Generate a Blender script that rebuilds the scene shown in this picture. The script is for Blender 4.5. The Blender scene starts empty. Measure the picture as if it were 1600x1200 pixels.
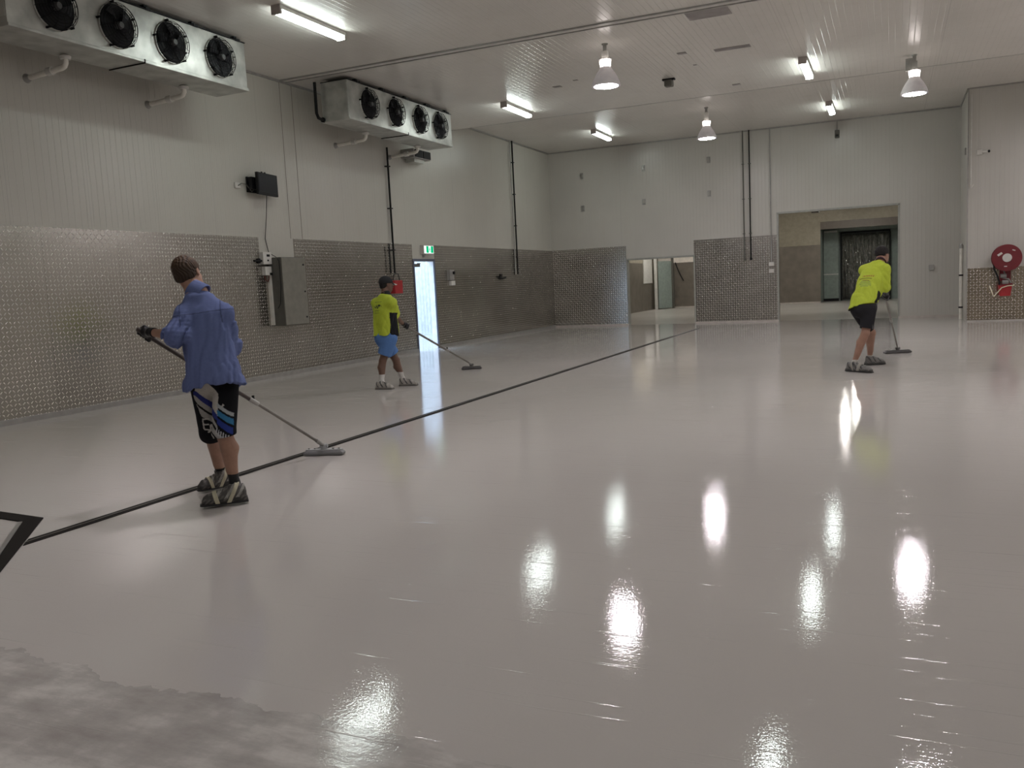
import bpy, bmesh, math, random
import numpy as np
from mathutils import Vector, Matrix
random.seed(4); rng = np.random.default_rng(4)
PI = math.pi
SC = bpy.context.scene
COL = SC.collection

# ------------------------------------------------------------------ camera
CH = 1.42; FPX = 1335.36
yaw, pitch, roll = -0.4206, 0.1145, -0.0493
cy_, sy_, cp_, sp_ = math.cos(yaw), math.sin(yaw), math.cos(pitch), math.sin(pitch)
FW = np.array([sy_*cp_, cy_*cp_, -sp_]); R0 = np.array([cy_, -sy_, 0.]); U0 = np.cross(R0, FW)
RT = math.cos(roll)*R0 + math.sin(roll)*U0; UP = -math.sin(roll)*R0 + math.cos(roll)*U0
cd = bpy.data.cameras.new('camera'); cam = bpy.data.objects.new('camera', cd); COL.objects.link(cam)
cd.sensor_width = 36; cd.lens = FPX/1600*36; cd.clip_start = 0.05; cd.clip_end = 200
m = Matrix.Identity(4)
for i in range(3):
    m[i][0], m[i][1], m[i][2] = RT[i], UP[i], -FW[i]
m[2][3] = CH
cam.matrix_world = m; SC.camera = cam
FH = np.array([FW[0], FW[1], 0]); FH /= np.linalg.norm(FH)
RH = np.array([FH[1], -FH[0], 0])                       # horizontal right of the view

# ------------------------------------------------------------------ colour management, world
SC.view_settings.view_transform = 'Standard'; SC.view_settings.look = 'None'
SC.view_settings.gamma = 1; SC.view_settings.use_curve_mapping = False
SC.view_settings.exposure = -0.38
w = bpy.data.worlds.new('sky'); SC.world = w; w.use_nodes = True
bgn = w.node_tree.nodes['Background']; bgn.inputs[0].default_value = (0.56, 0.74, 1.0, 1); bgn.inputs[1].default_value = 8.5
TUBE = 40.0; BAY = 210.0                                  # lamp strengths

XL, YB, H1, H2, PH, YBEAM, YSEAM, XR, YR = -10.05, 26.13, 5.275, 5.549, 2.47, 12.97, 19.23, 1.68, 23.7

# ------------------------------------------------------------------ materials
MATS = {}
class NT:
    def __init__(s, name):
        s.m = bpy.data.materials.new(name); s.m.use_nodes = True; s.t = s.m.node_tree; s.n = s.t.nodes
        s.b = s.n['Principled BSDF']; s.out = s.n['Material Output']
    def new(s, ty, **kw):
        x = s.n.new(ty)
        for k, v in kw.items(): setattr(x, k, v)
        return x
    def link(s, a, b): s.t.links.new(a, b)
    def math(s, op, a, b=None, c=None):
        x = s.n.new('ShaderNodeMath'); x.operation = op
        for i, v in enumerate((a, b, c)):
            if v is None: continue
            if isinstance(v, (int, float)): x.inputs[i].default_value = v
            else: s.link(v, x.inputs[i])
        return x.outputs[0]
    def coord(s):
        g = s.n.new('ShaderNodeNewGeometry'); sp = s.n.new('ShaderNodeSeparateXYZ'); s.link(g.outputs['Position'], sp.inputs[0])
        return g.outputs['Position'], sp.outputs
    def noise(s, vec, scale, detail=3, rough=.5, stretch=None):
        if stretch:
            mp = s.n.new('ShaderNodeMapping'); mp.inputs['Scale'].default_value = stretch; s.link(vec, mp.inputs[0]); vec = mp.outputs[0]
        x = s.n.new('ShaderNodeTexNoise'); x.inputs['Scale'].default_value = scale; x.inputs['Detail'].default_value = detail
        x.inputs['Roughness'].default_value = rough; s.link(vec, x.inputs['Vector']); return x.outputs[0]
    def ramp(s, f, stops):
        x = s.n.new('ShaderNodeValToRGB'); e = x.color_ramp.elements
        while len(e) < len(stops): e.new(.5)
        for q, (p, c) in zip(e, stops): q.position = p; q.color = (*c, 1) if len(c) == 3 else c
        s.link(f, x.inputs[0]); return x.outputs[0]
    def mix(s, f, a, b):
        x = s.n.new('ShaderNodeMix'); x.data_type = 'RGBA'
        for i, v in ((0, f), (6, a), (7, b)):
            if isinstance(v, (int, float)): x.inputs[i].default_value = v
            elif isinstance(v, tuple): x.inputs[i].default_value = (*v, 1)
            else: s.link(v, x.inputs[i])
        return x.outputs[2]
    def bump(s, h, strength, dist, normal=None):
        x = s.n.new('ShaderNodeBump'); x.inputs['Strength'].default_value = strength; x.inputs['Distance'].default_value = dist
        s.link(h, x.inputs['Height'])
        if normal is not None: s.link(normal, x.inputs['Normal'])
        return x.outputs[0]

def mat(name, col, rough=.5, metal=0., var=.06, scale=8., bump=0., coat=0., emis=None, es=0., spec=None, bscale=None, alpha=None, trans=0.):
    if name in MATS: return MATS[name]
    t = NT(name); b = t.b
    pos, _ = t.coord()
    n = t.noise(pos, scale, 3)
    lo = tuple(max(0, c*(1-var*1.6)) for c in col); hi = tuple(min(1, c*(1+var*1.6)) for c in col)
    t.link(t.ramp(n, [(.3, lo), (.7, hi)]), b.inputs['Base Color'])
    b.inputs['Roughness'].default_value = rough; b.inputs['Metallic'].default_value = metal
    if coat: b.inputs['Coat Weight'].default_value = coat; b.inputs['Coat Roughness'].default_value = .1
    if spec is not None: b.inputs['Specular IOR Level'].default_value = spec
    if bump: t.link(t.bump(t.noise(pos, bscale or scale*8, 3), bump, .01), b.inputs['Normal'])
    if emis: b.inputs['Emission Color'].default_value = (*emis, 1); b.inputs['Emission Strength'].default_value = es
    if trans: b.inputs['Transmission Weight'].default_value = trans
    if alpha is not None: b.inputs['Alpha'].default_value = alpha
    MATS[name] = t.m; return t.m

def line_mask(t, u, period, width, off=0.):
    """1 inside thin lines repeated every period metres"""
    f = t.math('FRACT', t.math('DIVIDE', t.math('ADD', u, 1000.0*period + off), period))
    d = t.math('MULTIPLY', t.math('ABSOLUTE', t.math('SUBTRACT', f, .5)), period)
    return t.math('LESS_THAN', d, width/2)

def panel_mat(name, axis, col, rib=.1, joint=1.2, off=0., rough=.32, gr=(.26, .25, .23)):
    """painted insulated sandwich panel: fine ribs and a joint line per sheet"""
    t = NT(name); pos, xyz = t.coord(); u = xyz[axis]
    f = t.math('FRACT', t.math('DIVIDE', t.math('ADD', u, 200.), rib))
    tri = t.math('SUBTRACT', 1.0, t.math('MULTIPLY', t.math('ABSOLUTE', t.math('SUBTRACT', f, .5)), 18.0))
    groove = t.math('MAXIMUM', tri, 0.0)
    j = line_mask(t, u, joint, .010, off)
    st = (6, 6, .35) if axis != 'c' else (1, 1, 1)
    n1 = t.noise(pos, .6, 4); n2 = t.noise(pos, 1.0, 4, .6, (5, 5, .3))
    c = t.ramp(n1, [(.3, tuple(x*.94 for x in col)), (.7, tuple(min(1, x*1.03) for x in col))])
    c = t.mix(t.math('MULTIPLY', t.ramp(n2, [(.52, (0, 0, 0)), (.8, (1, 1, 1))]), .10), c, (.42, .35, .26))
    c = t.mix(t.math('MULTIPLY', j, .28), c, gr)
    t.link(c, t.b.inputs['Base Color']); t.b.inputs['Roughness'].default_value = rough
    h = t.math('ADD', groove, t.math('MULTIPLY', t.noise(pos, 1.3, 2), .8))
    t.link(t.bump(h, .6, .005), t.b.inputs['Normal'])
    return t.m

def tread_mat(name, axis, tint=(.45, .43, .395), cell=.057, rough=.15, sheet=1.2, off=0.):
    """diamond tread plate: alternating raised bars, dull aluminium"""
    t = NT(name); pos, xyz = t.coord(); u, v = xyz[axis], xyz[2]
    U = t.math('DIVIDE', t.math('ADD', u, 100.), cell); V = t.math('DIVIDE', t.math('ADD', v, 100.), cell)
    par = t.math('MODULO', t.math('ADD', t.math('FLOOR', U), t.math('FLOOR', V)), 2.0)
    lx = t.math('SUBTRACT', t.math('FRACT', U), .5); ly = t.math('SUBTRACT', t.math('FRACT', V), .5)
    lx = t.math('MULTIPLY', lx, t.math('SUBTRACT', 1.0, t.math('MULTIPLY', par, 2.0)))
    a = t.math('DIVIDE', t.math('ADD', lx, ly), .60); b = t.math('DIVIDE', t.math('SUBTRACT', ly, lx), .20)
    d = t.math('ADD', t.math('MULTIPLY', a, a), t.math('MULTIPLY', b, b))
    h = t.math('MAXIMUM', t.math('SUBTRACT', 1.0, d), 0.0); h = t.math('POWER', h, .6)
    j = line_mask(t, u, sheet, .01, off)
    wn = t.new('ShaderNodeTexWhiteNoise', noise_dimensions='1D')
    t.link(t.math('FLOOR', t.math('DIVIDE', t.math('ADD', u, 100.*sheet+off+sheet/2), sheet)), wn.inputs['W'])
    n = t.noise(pos, .9, 4, .6)
    c = t.ramp(n, [(.3, tuple(x*.88 for x in tint)), (.7, tuple(x*1.06 for x in tint))])
    c = t.mix(t.math('MULTIPLY', wn.outputs[0], .16), c, (.36, .34, .31))
    c = t.mix(t.math('MULTIPLY', j, .45), c, (.14, .13, .12))
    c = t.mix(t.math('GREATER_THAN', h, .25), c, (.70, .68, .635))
    t.link(c, t.b.inputs['Base Color']); t.b.inputs['Metallic'].default_value = 1.
    t.link(t.math('ADD', rough, t.math('MULTIPLY', t.noise(pos, 3., 3), .14)), t.b.inputs['Roughness'])
    w_ = t.noise(pos, .8, 2)
    n1 = t.bump(w_, .4, .02)
    t.link(t.bump(h, .8, .007, n1), t.b.inputs['Normal'])
    return t.m

def floor_mat():
    t = NT('wet_epoxy_floor'); pos, xyz = t.coord(); b = t.b
    # edge between the fresh coat and the dry, blotchy first coat near the camera
    ed = t.math('ADD', xyz[1], t.math('MULTIPLY', t.math('SUBTRACT', t.noise(pos, 1.6, 5, .65), .5), .42))
    ed = t.math('ADD', ed, t.math('MULTIPLY', xyz[0], .035))
    dry = t.math('LESS_THAN', ed, 2.15)
    rim = t.math('LESS_THAN', t.math('ABSOLUTE', t.math('SUBTRACT', ed, 2.152)), .006)
    n = t.noise(pos, .35, 3); fresh = t.ramp(n, [(.3, (.545, .512, .478)), (.7, (.59, .556, .522))])
    mp = t.new('ShaderNodeMapping'); mp.inputs['Rotation'].default_value = (0, 0, .75); mp.inputs['Scale'].default_value = (.8, 3.2, 1); t.link(pos, mp.inputs[0])
    sw = t.math('ADD', t.math('MULTIPLY', t.noise(mp.outputs[0], 1.7, 6, .65), .6), t.math('MULTIPLY', t.noise(pos, 5., 5, .6), .4))
    blot = t.ramp(sw, [(.38, (.40, .37, .345)), (.5, (.50, .47, .44)), (.60, (.67, .64, .60))])
    c = t.mix(dry, fresh, blot)
    t.link(c, b.inputs['Base Color'])
    streak = t.noise(pos, 1.6, 4, .6, (1.0, 6.0, 1.0))
    rid = t.noise(pos, 1.3, 2, .5, (1.0, 34.0, 1.0)); ridge = t.math('MULTIPLY', t.math('MAXIMUM', t.math('SUBTRACT', rid, .64), 0.0), 7.0)
    b.inputs['Specular IOR Level'].default_value = .45
    far = t.math('GREATER_THAN', xyz[1], YB+.1)
    t.link(t.math('ADD', t.math('ADD', t.math('MULTIPLY', dry, .07), t.math('MULTIPLY', far, .14)), t.math('ADD', .015, t.math('MULTIPLY', streak, .03))), b.inputs['Roughness'])
    n1 = t.bump(streak, .08, .004)
    n1 = t.bump(ridge, .5, .002, n1)
    n1 = t.bump(t.noise(pos, 26., 3, .6, (1, 1.6, 1)), .06, .0018, n1)
    n1 = t.bump(t.noise(pos, 75., 2, .6), .34, .0009, n1)
    n2 = t.bump(t.noise(pos, 190., 2, .6), .10, .0006, n1)
    t.link(t.bump(t.math('ADD', rim, t.math('MULTIPLY', t.math('MULTIPLY', dry, sw), 1.2)), .5, .004, n2), b.inputs['Normal'])
    return t.m

def attr_mat(name, rough=.8, bump=.25, bscale=500., sheen=0., spec=.4):
    """cloth / skin / rubber whose own colour is stored per vertex"""
    t = NT(name); a = t.new('ShaderNodeAttribute', attribute_name='Col')
    pos, _ = t.coord()
    c = t.mix(t.math('MULTIPLY', t.noise(pos, 60., 3), .22), a.outputs['Color'], (0, 0, 0))
    t.link(c, t.b.inputs['Base Color']); t.b.inputs['Roughness'].default_value = rough
    t.b.inputs['Sheen Weight'].default_value = sheen; t.b.inputs['Specular IOR Level'].default_value = spec
    t.link(t.bump(t.noise(pos, bscale, 2), bump, .002), t.b.inputs['Normal'])
    return t.m

WHITE = (.52, .50, .445)
M_wl = panel_mat('panel_paint_left', 1, WHITE, off=.4)
M_wb = panel_mat('panel_paint_back', 0, (.535, .515, .47), joint=4.8, off=5.3)
M_ce = panel_mat('panel_paint_ceiling', 0, (.72, .69, .64), rib=.1, joint=2.4, off=.4, rough=.24, gr=(.3, .29, .27))
M_tl = tread_mat('tread_plate_left', 1, off=.0)
M_tb = tread_mat('tread_plate_back', 0, off=.45, cell=.068)
M_tr = tread_mat('tread_plate_warm', 0, (.50, .43, .33), off=.3, cell=.068)
M_fl = floor_mat()
M_joint = mat('dark_joint_rubber', (.012, .010, .009), .6, spec=.12)
M_alu = mat('brushed_aluminium', (.62, .62, .60), .35, 1., .08, 20)
M_galv = mat('galvanised_sheet', (.46, .46, .43), .36, .55, .16, 4, bump=.1)
M_steel = mat('plain_grey_steel', (.42, .40, .37), .4, .8, .08, 4)
M_trim = mat('grey_trim_metal', (.36, .35, .33), .45, .5)
M_black = mat('black_plastic', (.008, .008, .009), .5, spec=.25)
M_blackm = mat('black_painted_pipe', (.010, .010, .010), .55, spec=.2)
M_white = mat('white_plastic', (.62, .60, .56), .45)
M_pvc = mat('white_pvc', (.74, .71, .64), .4)
M_grey = mat('grey_enclosure_paint', (.20, .19, .16), .5, spec=.3)
M_greyd = mat('grey_enclosure_dark', (.12, .115, .10), .5, spec=.3)
M_red = mat('red_paint', (.35, .018, .022), .42)
M_dred = mat('dark_red_paint', (.16, .016, .022), .38)
M_green = mat('pale_green_panel', (.27, .32, .29), .45)
M_beige = mat('beige_wall_paint', (.30, .268, .205), .6)
M_screen = mat('screen_glass', (.006, .006, .009), .3, spec=.2)
M_conc = mat('outdoor_concrete', (.5, .5, .48), .8)
M_tape = mat('cream_masking_tape', (.62, .58, .42), .7)

def emat(name, col, s):
    t = NT(name); e = t.new('ShaderNodeEmission'); e.inputs[0].default_value = (*col, 1); e.inputs[1].default_value = s
    t.link(e.outputs[0], t.out.inputs[0]); return t.m
E_tube = emat('fluorescent_diffuser_glow', (.90, 1.0, .96), TUBE)
E_pass = emat('passage_fill_glow', (1.0, .98, .92), 125.0)
E_store = emat('store_fill_glow', (.9, 1.0, .95), 200.0)
E_bay = emat('high_bay_lens_glow', (1.0, .93, .98), BAY)
E_collar = emat('lamp_collar_glow', (1.0, .9, .86), 9.0)
E_sg = emat('exit_sign_green', (.0, .52, .20), 1.3)
E_sw = emat('exit_sign_white', (.85, 1., .93), 1.8)

# ------------------------------------------------------------------ mesh helpers
class MB:
    def __init__(s): s.v = []; s.f = []; s.mi = []; s.cur = 0
    def add(s, vs, fs):
        o = len(s.v); s.v += [tuple(map(float, p)) for p in vs]
        for f in fs: s.f.append([i+o for i in f]); s.mi.append(s.cur)
        return s
    def box(s, x0, x1, y0, y1, z0, z1):
        vs = [(x, y, z) for x in (x0, x1) for y in (y0, y1) for z in (z0, z1)]
        return s.add(vs, [(0,1,3,2), (4,6,7,5), (0,4,5,1), (2,3,7,6), (0,2,6,4), (1,5,7,3)])
    def bar(s, a, b, r, r2=None, n=12, caps=True):
        a, b = Vector(a), Vector(b); r2 = r if r2 is None else r2; d = (b-a).normalized()
        p = d.orthogonal().normalized(); q = d.cross(p)
        vs = []
        for c, rr in ((a, r), (b, r2)):
            for i in range(n):
                t = 2*PI*i/n; vs.append(c + p*math.cos(t)*rr + q*math.sin(t)*rr)
        fs = [(i, (i+1) % n, n+(i+1) % n, n+i) for i in range(n)]
        if caps: fs += [tuple(range(n))[::-1], tuple(range(n, 2*n))]
        return s.add(vs, fs)
    def path(s, pts, r, n=10):
        pts = [Vector(p) for p in pts]; rings = []; p = None
        for i, c in enumerate(pts):
            d = (pts[min(i+1, len(pts)-1)] - pts[max(i-1, 0)]).normalized()
            p = (d.orthogonal() if p is None else (p - d*p.dot(d))).normalized(); q = d.cross(p)
            rings.append([c + p*math.cos(2*PI*k/n)*r + q*math.sin(2*PI*k/n)*r for k in range(n)])
        vs = [v for g in rings for v in g]; fs = []
        for i in range(len(rings)-1):
            for k in range(n): fs.append((i*n+k, i*n+(k+1) % n, (i+1)*n+(k+1) % n, (i+1)*n+k))
        fs += [tuple(range(n))[::-1], tuple(range((len(rings)-1)*n, len(rings)*n))]
        return s.add(vs, fs)
    def lathe(s, prof, c, axis=(0, 0, 1), n=32):
        ax = Vector(axis).normalized(); p = ax.orthogonal().normalized(); q = ax.cross(p); c = Vector(c); vs = []
        for (r, h) in prof:
            for i in range(n):
                t = 2*PI*i/n; vs.append(c + ax*h + (p*math.cos(t) + q*math.sin(t))*r)
        fs = []
        for j in range(len(prof)-1):
            for i in range(n): fs.append((j*n+i, j*n+(i+1) % n, (j+1)*n+(i+1) % n, (j+1)*n+i))
        if prof[0][0] > 1e-6: fs.append(tuple(range(n))[::-1])
        if prof[-1][0] > 1e-6: fs.append(tuple(range((len(prof)-1)*n, len(prof)*n)))
        return s.add(vs, fs)
    def torus(s, c, axis, R, r, n=32, m=8):
        ax = Vector(axis).normalized(); p = ax.orthogonal().normalized(); q = ax.cross(p); c = Vector(c); vs = []
        for i in range(n):
            t = 2*PI*i/n; e = p*math.cos(t) + q*math.sin(t)
            for k in range(m):
                u = 2*PI*k/m; vs.append(c + e*(R + r*math.cos(u)) + ax*r*math.sin(u))
        fs = [(i*m+k, ((i+1) % n)*m+k, ((i+1) % n)*m+(k+1) % m, i*m+(k+1) % m) for i in range(n) for k in range(m)]
        return s.add(vs, fs)
    def prism(s, pts, z0, z1):
        n = len(pts); vs = [(x, y, z0) for x, y in pts] + [(x, y, z1) for x, y in pts]
        return s.add(vs, [tuple(range(n))[::-1], tuple(range(n, 2*n))] + [(i, (i+1) % n, n+(i+1) % n, n+i) for i in range(n)])
    def wall(s, along, fixed0, fixed1, a0, a1, z0, z1, holes):
        """slab with rectangular holes; along='x' or 'y'"""
        As = sorted({a0, a1, *[h[0] for h in holes], *[h[1] for h in holes]}); Zs = sorted({z0, z1, *[h[2] for h in holes], *[h[3] for h in holes]})
        for i in range(len(As)-1):
            for j in range(len(Zs)-1):
                ca, cz = (As[i]+As[i+1])/2, (Zs[j]+Zs[j+1])/2
                if any(h[0] < ca < h[1] and h[2] < cz < h[3] for h in holes): continue
                if along == 'x': s.box(As[i], As[i+1], fixed0, fixed1, Zs[j], Zs[j+1])
                else: s.box(fixed0, fixed1, As[i], As[i+1], Zs[j], Zs[j+1])
        return s
    def build(s, name, mats, parent=None, smooth=False, bevel=0.):
        me = bpy.data.meshes.new(name); me.from_pydata(s.v, [], s.f)
        mats = mats if isinstance(mats, (list, tuple)) else [mats]
        for m_ in mats: me.materials.append(m_)
        me.polygons.foreach_set('material_index', s.mi)
        bm = bmesh.new(); bm.from_mesh(me); bmesh.ops.recalc_face_normals(bm, faces=bm.faces); bm.to_mesh(me); bm.free()
        if smooth: 
            for p in me.polygons: p.use_smooth = True
            try: me.set_sharp_from_angle(angle=math.radians(40))
            except Exception: pass
        o = bpy.data.objects.new(name, me); COL.objects.link(o)
        if parent is not None:
            o.parent = parent
            pw = parent.matrix_basis.inverted() if parent.parent is None else (parent.parent.matrix_basis @ parent.matrix_basis).inverted()
            o.data.transform(pw)
        if bevel:
            md = o.modifiers.new('bevel', 'BEVEL'); md.width = bevel; md.segments = 2; md.limit_method = 'ANGLE'
        return o

def tag(o, label, cat, group=None, kind=None):
    o['label'] = label; o['category'] = cat
    if group: o['group'] = group
    if kind: o['kind'] = kind
    return o
def thing(name, loc, label, cat, group=None):
    o = bpy.data.objects.new(name, None); o.location = loc; o.empty_display_size = .1; COL.objects.link(o); return tag(o, label, cat, group)
def struct(mb, name, mats, **k):
    o = mb.build(name, mats, **k); o['kind'] = 'structure'; return o
def own_origin(o, p):
    """put a one-mesh thing's origin at its base point"""
    o.data.transform(Matrix.Translation(-Vector(p))); o.location = p; return o

# ================================================================== THE SETTING
struct(MB().box(-12.6, 7.2, -6.2, 48, -.12, 0), 'floor', M_fl)
struct(MB().box(-16, -12.6, 8, 40, -.12, -.01), 'ground', M_conc)
D1, D2, DZ = 17.27, 18.2, 2.09
struct(MB().wall('y', XL-.12, XL, -6.2, YB+.15, 0, 5.85, [(D1, D2, 0, DZ)]), 'wall_left', M_wl)
O1 = (-7.55, -5.46, 0, 2.04); O2 = (-3.02, .18, 0, 3.12)
struct(MB().wall('x', YB, YB+.15, XL-.12, 7.2, 0, 5.85, [O1, O2]), 'wall_back', M_wb)
struct(MB().box(XR, 7.2, YR, YR+.12, 0, 5.85).box(XR, XR+.12, YR+.12, YB, 0, 5.85), 'wall_right', M_wb)
struct(MB().box(7.0, 7.2, -6.2, YR, 0, 5.85), 'wall_side', M_wl)
struct(MB().box(XL-.12, 7.2, -6.3, -6.1, 0, 5.85), 'wall_front', M_wb)
struct(MB().box(XL-.12, 7.2, -6.3, YSEAM, H1, 5.85).box(XL-.12, 7.2, YSEAM, YB+.15, H2, 5.85), 'ceiling', M_ce)
# joint trims on the ceiling
struct(MB().box(XL, 7, YBEAM-.11, YBEAM-.075, H1-.02, H1+.001).box(XL, 7, YBEAM+.06, YBEAM+.095, H1-.02, H1+.001), 'trim_1', M_trim)
struct(MB().box(XL, 7, YBEAM-.075, YBEAM+.06, H1-.008, H1+.001), 'trim_2', M_white)
struct(MB().box(XL, 7, YSEAM-.02, YSEAM+.003, H1-.004, H1+.05), 'trim_3', M_trim)
struct(MB().box(XL, XL+.035, -6, YSEAM, H1-.035, H1).box(XL, XL+.035, YSEAM, YB, H2-.035, H2).box(XL, XR, YB-.035, YB, H2-.035, H2)
       .box(XR-.03, XR, YR, YB, H2-.03, H2).box(XR, 7, YR-.03, YR, H2-.03, H2), 'trim_4', M_trim)
# tread plate wainscots
T = .006
struct(MB().box(XL, XL+T, -6, 11.99, .07, PH), 'trim_5', M_tl)
struct(MB().box(XL, XL+T, 11.99, 12.94, .07, 2.0).box(XL, XL+T, 12.94, D1-.05, .07, PH), 'trim_6', M_tl)
struct(MB().box(XL, XL+T, D2+.06, YB, .07, PH), 'trim_7', M_tl)
struct(MB().box(XL, O1[0]-.02, YB-T, YB, .05, 2.47), 'trim_8', M_tb)
struct(MB().box(O1[1]+.0, O2[0], YB-T, YB, .05, 2.51), 'trim_9', M_tb)
struct(MB().box(XR, 2.92, YR-T, YR, .03, 1.29), 'trim_10', M_tr)
struct(MB().box(XR-.015, XR+.01, YR-.015, YR+.01, 0, H2), 'trim_11', M_trim)
# skirtings
struct(MB().box(XL, XL+.03, -6, D1-.05, 0, .07).box(XL, XL+.03, D2+.05, YB, 0, .07), 'baseboard_left', M_trim)
struct(MB().box(XL, O1[0], YB-.03, YB, 0, .05).box(O1[1], O2[0], YB-.03, YB, 0, .05).box(O2[1], XR, YB-.03, YB, 0, .05), 'baseboard_back', mat('pale_skirting', (.55, .50, .46), .35, .2))
# jamb trims round the openings
mb = MB()
for (a, b, _, z) in (O1, O2):
    mb.box(a-.025, a+.02, YB-.012, YB+.16, 0, z).box(b-.02, b+.025, YB-.012, YB+.16, 0, z).box(a-.025, b+.025, YB-.012, YB+.16, z-.02, z+.03)
struct(mb, 'trim_12', mat('opening_edge_trim', (.36, .36, .33), .45, .3))
struct(MB().box(XL, XL+.004, 12.88, 12.892, 2.47, H1).box(XL, XL+.004, 13.22, 13.232, 2.47, H1), 'trim_17', mat('panel_joint_bead', (.30, .27, .235), .6))
# door to the yard
dr = bpy.data.objects.new('door_1', None); dr.location = (XL, D1, 0); COL.objects.link(dr); dr['kind'] = 'structure'
MB().box(XL-.13, XL-.005, D1-.012, D1+.006, 0, DZ).box(XL-.13, XL-.005, D2-.006, D2+.012, 0, DZ).box(XL-.13, XL-.005, D1, D2, DZ-.006, DZ+.012).build('door_lining', mat('white_door_lining', (.8, .8, .82), .5), dr)
MB().box(XL-.005, XL+.02, D1-.05, D1, 0, DZ+.05).box(XL-.005, XL+.02, D2, D2+.05, 0, DZ+.05).box(XL-.005, XL+.02, D1, D2, DZ, DZ+.05).build('door_frame', mat('door_frame_dark', (.10, .11, .15), .45), dr)
MB().box(XL-.11, XL-.04, D1+.02, D1+.36, DZ-.13, DZ-.06).box(XL-.09, XL-.07, D1+.3, D1+.44, DZ-.06, DZ-.04).build('door_closer', M_greyd, dr)
# yard fence seen through the doorway
mb = MB(); y = 10.
while y < 46:
    mb.add([(-13.6, y, 0), (-13.6, y+.10, 0), (-13.57, y+.12, 0), (-13.57, y+.18, 0), (-13.6, y+.2, 0), (-13.6, y, 4.5), (-13.6, y+.10, 4.5), (-13.57, y+.12, 4.5), (-13.57, y+.18, 4.5), (-13.6, y+.2, 4.5)], [(i, i+1, i+6, i+5) for i in range(4)]); y += .2
mb.box(-13.66, -13.61, 10, 46, 0, 4.5)
own_origin(tag(mb.build('yard_fence', mat('white_sheet_fence', (.80, .82, .85), .6)), 'pale ribbed sheet fence in daylight beyond the open doorway', 'fence'), (-13.6, 28, 0))

# ---- the far rooms behind the two openings
YW2 = 40.2
struct(MB().wall('x', YW2, YW2+.15, -12.6, 7.2, 0, 4.2, [(-2.85, 0.28, 0, 3.5)]), 'wall_far', M_beige)
struct(MB().box(-12.6, -2.85, YW2-T, YW2, .06, 2.54), 'trim_13', mat('plain_steel_cladding', (.21, .185, .155), .45, .5, .08, 3))
struct(MB().box(-12.6, -2.85, YW2-.03, YW2, 0, .06), 'baseboard_far', MATS['pale_skirting'])
struct(MB().box(-10.25, -10.1, YB+.15, YW2, 0, 4.2), 'wall_passage', M_beige)
struct(MB().box(-10.1, -10.1+T, YB+.2, 39.0, .0, 2.12), 'trim_14', MATS['plain_steel_cladding'])
struct(MB().box(7.0, 7.2, YB, 48, 0, 4.2), 'wall_far_right', M_beige)
struct(MB().box(-12.6, 7.2, YB+.15, 48, 4.1, 4.3), 'ceiling_far', M_white)
struct(MB().box(-2.98, -2.85, YW2+.15, 47.9, 0, 4.1).box(.28, .42, YW2+.15, 47.9, 0, 4.1), 'wall_recess', M_green)
struct(MB().box(-12.6, 7.2, 47.8, 48, 0, 4.2), 'wall_end', M_greyd)
struct(MB().box(-2.85, .28, YW2-.02, YW2+.1, 3.19, 3.52), 'trim_15', mat('brown_grey_header', (.13, .11, .09), .5, .1))
# cold store front: sliding door leaf, track, strip curtain, jamb
struct(MB().wall('x', 42.2, 42.35, -2.85, .28, 0, 4.1, [(-2.12, -.04, 0, 3.05)]), 'wall_store', M_green)
t_ = thing('sliding_door', (-2.5, 41.9, 0.1), 'pale green sliding cold-store door pushed aside, with a rail across it', 'door')
MB().box(-2.83, -2.2, 41.8, 41.95, .12, 3.2).build('door_panel', M_green, t_, bevel=.01)
MB().box(-2.83, -2.2, 41.76, 41.8, 1.19, 1.24).build('rail', M_alu, t_)
MB().box(-2.84, -2.19, 41.79, 41.96, .0, .12).build('bottom_seal', M_black, t_)
MB().box(-2.8, -2.25, 41.74, 41.8, 3.1, 3.17).build('hanger', M_alu, t_)
own_origin(tag(MB().box(-2.84, .27, 41.95, 42.1, 3.12, 3.26).box(-2.85, .1, 41.9, 41.95, 3.27, 3.3).build('door_track', M_green), 'horizontal sliding track above the strip curtain', 'track'), (-1.3, 42, 3.12))
own_origin(tag(MB().box(-2.12, -2.07, 42.0, 42.2, 0, 3.08).box(-.09, -.04, 42.0, 42.2, 0, 3.08).box(-2.12, -.04, 42.0, 42.2, 3.02, 3.1).build('curtain_frame', M_blackm), 'black frame around the strip curtain doorway', 'frame'), (-1.1, 42.1, 0))
cur = thing('strip_curtain', (-1.08, 42.15, 0), 'clear plastic strip curtain hanging in the black-framed doorway', 'curtain')
t = NT('clear_pvc_strip'); g = t.new('ShaderNodeBsdfGlossy'); g.inputs['Roughness'].default_value = .12; g.inputs['Color'].default_value = (.9, .92, .9, 1)
tr = t.new('ShaderNodeBsdfTransparent'); tr.inputs[0].default_value = (.62, .62, .56, 1); fz = t.new('ShaderNodeFresnel'); fz.inputs[0].default_value = 2.1
mx = t.new('ShaderNodeMixShader'); t.link(fz.outputs[0], mx.inputs[0]); t.link(tr.outputs[0], mx.inputs[1]); t.link(g.outputs[0], mx.inputs[2]); df = t.new('ShaderNodeBsdfDiffuse'); df.inputs[0].default_value = (.42, .41, .37, 1); m2 = t.new('ShaderNodeMixShader'); m2.inputs[0].default_value = .16; t.link(mx.outputs[0], m2.inputs[1]); t.link(df.outputs[0], m2.inputs[2]); t.link(m2.outputs[0], t.out.inputs[0])
pp, _x = t.coord(); bn = t.bump(t.noise(pp, 2.2, 2, .5, (2, 2, .9)), 1.0, .25); t.link(bn, g.inputs['Normal'])
M_pvcs = t.m
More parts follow.
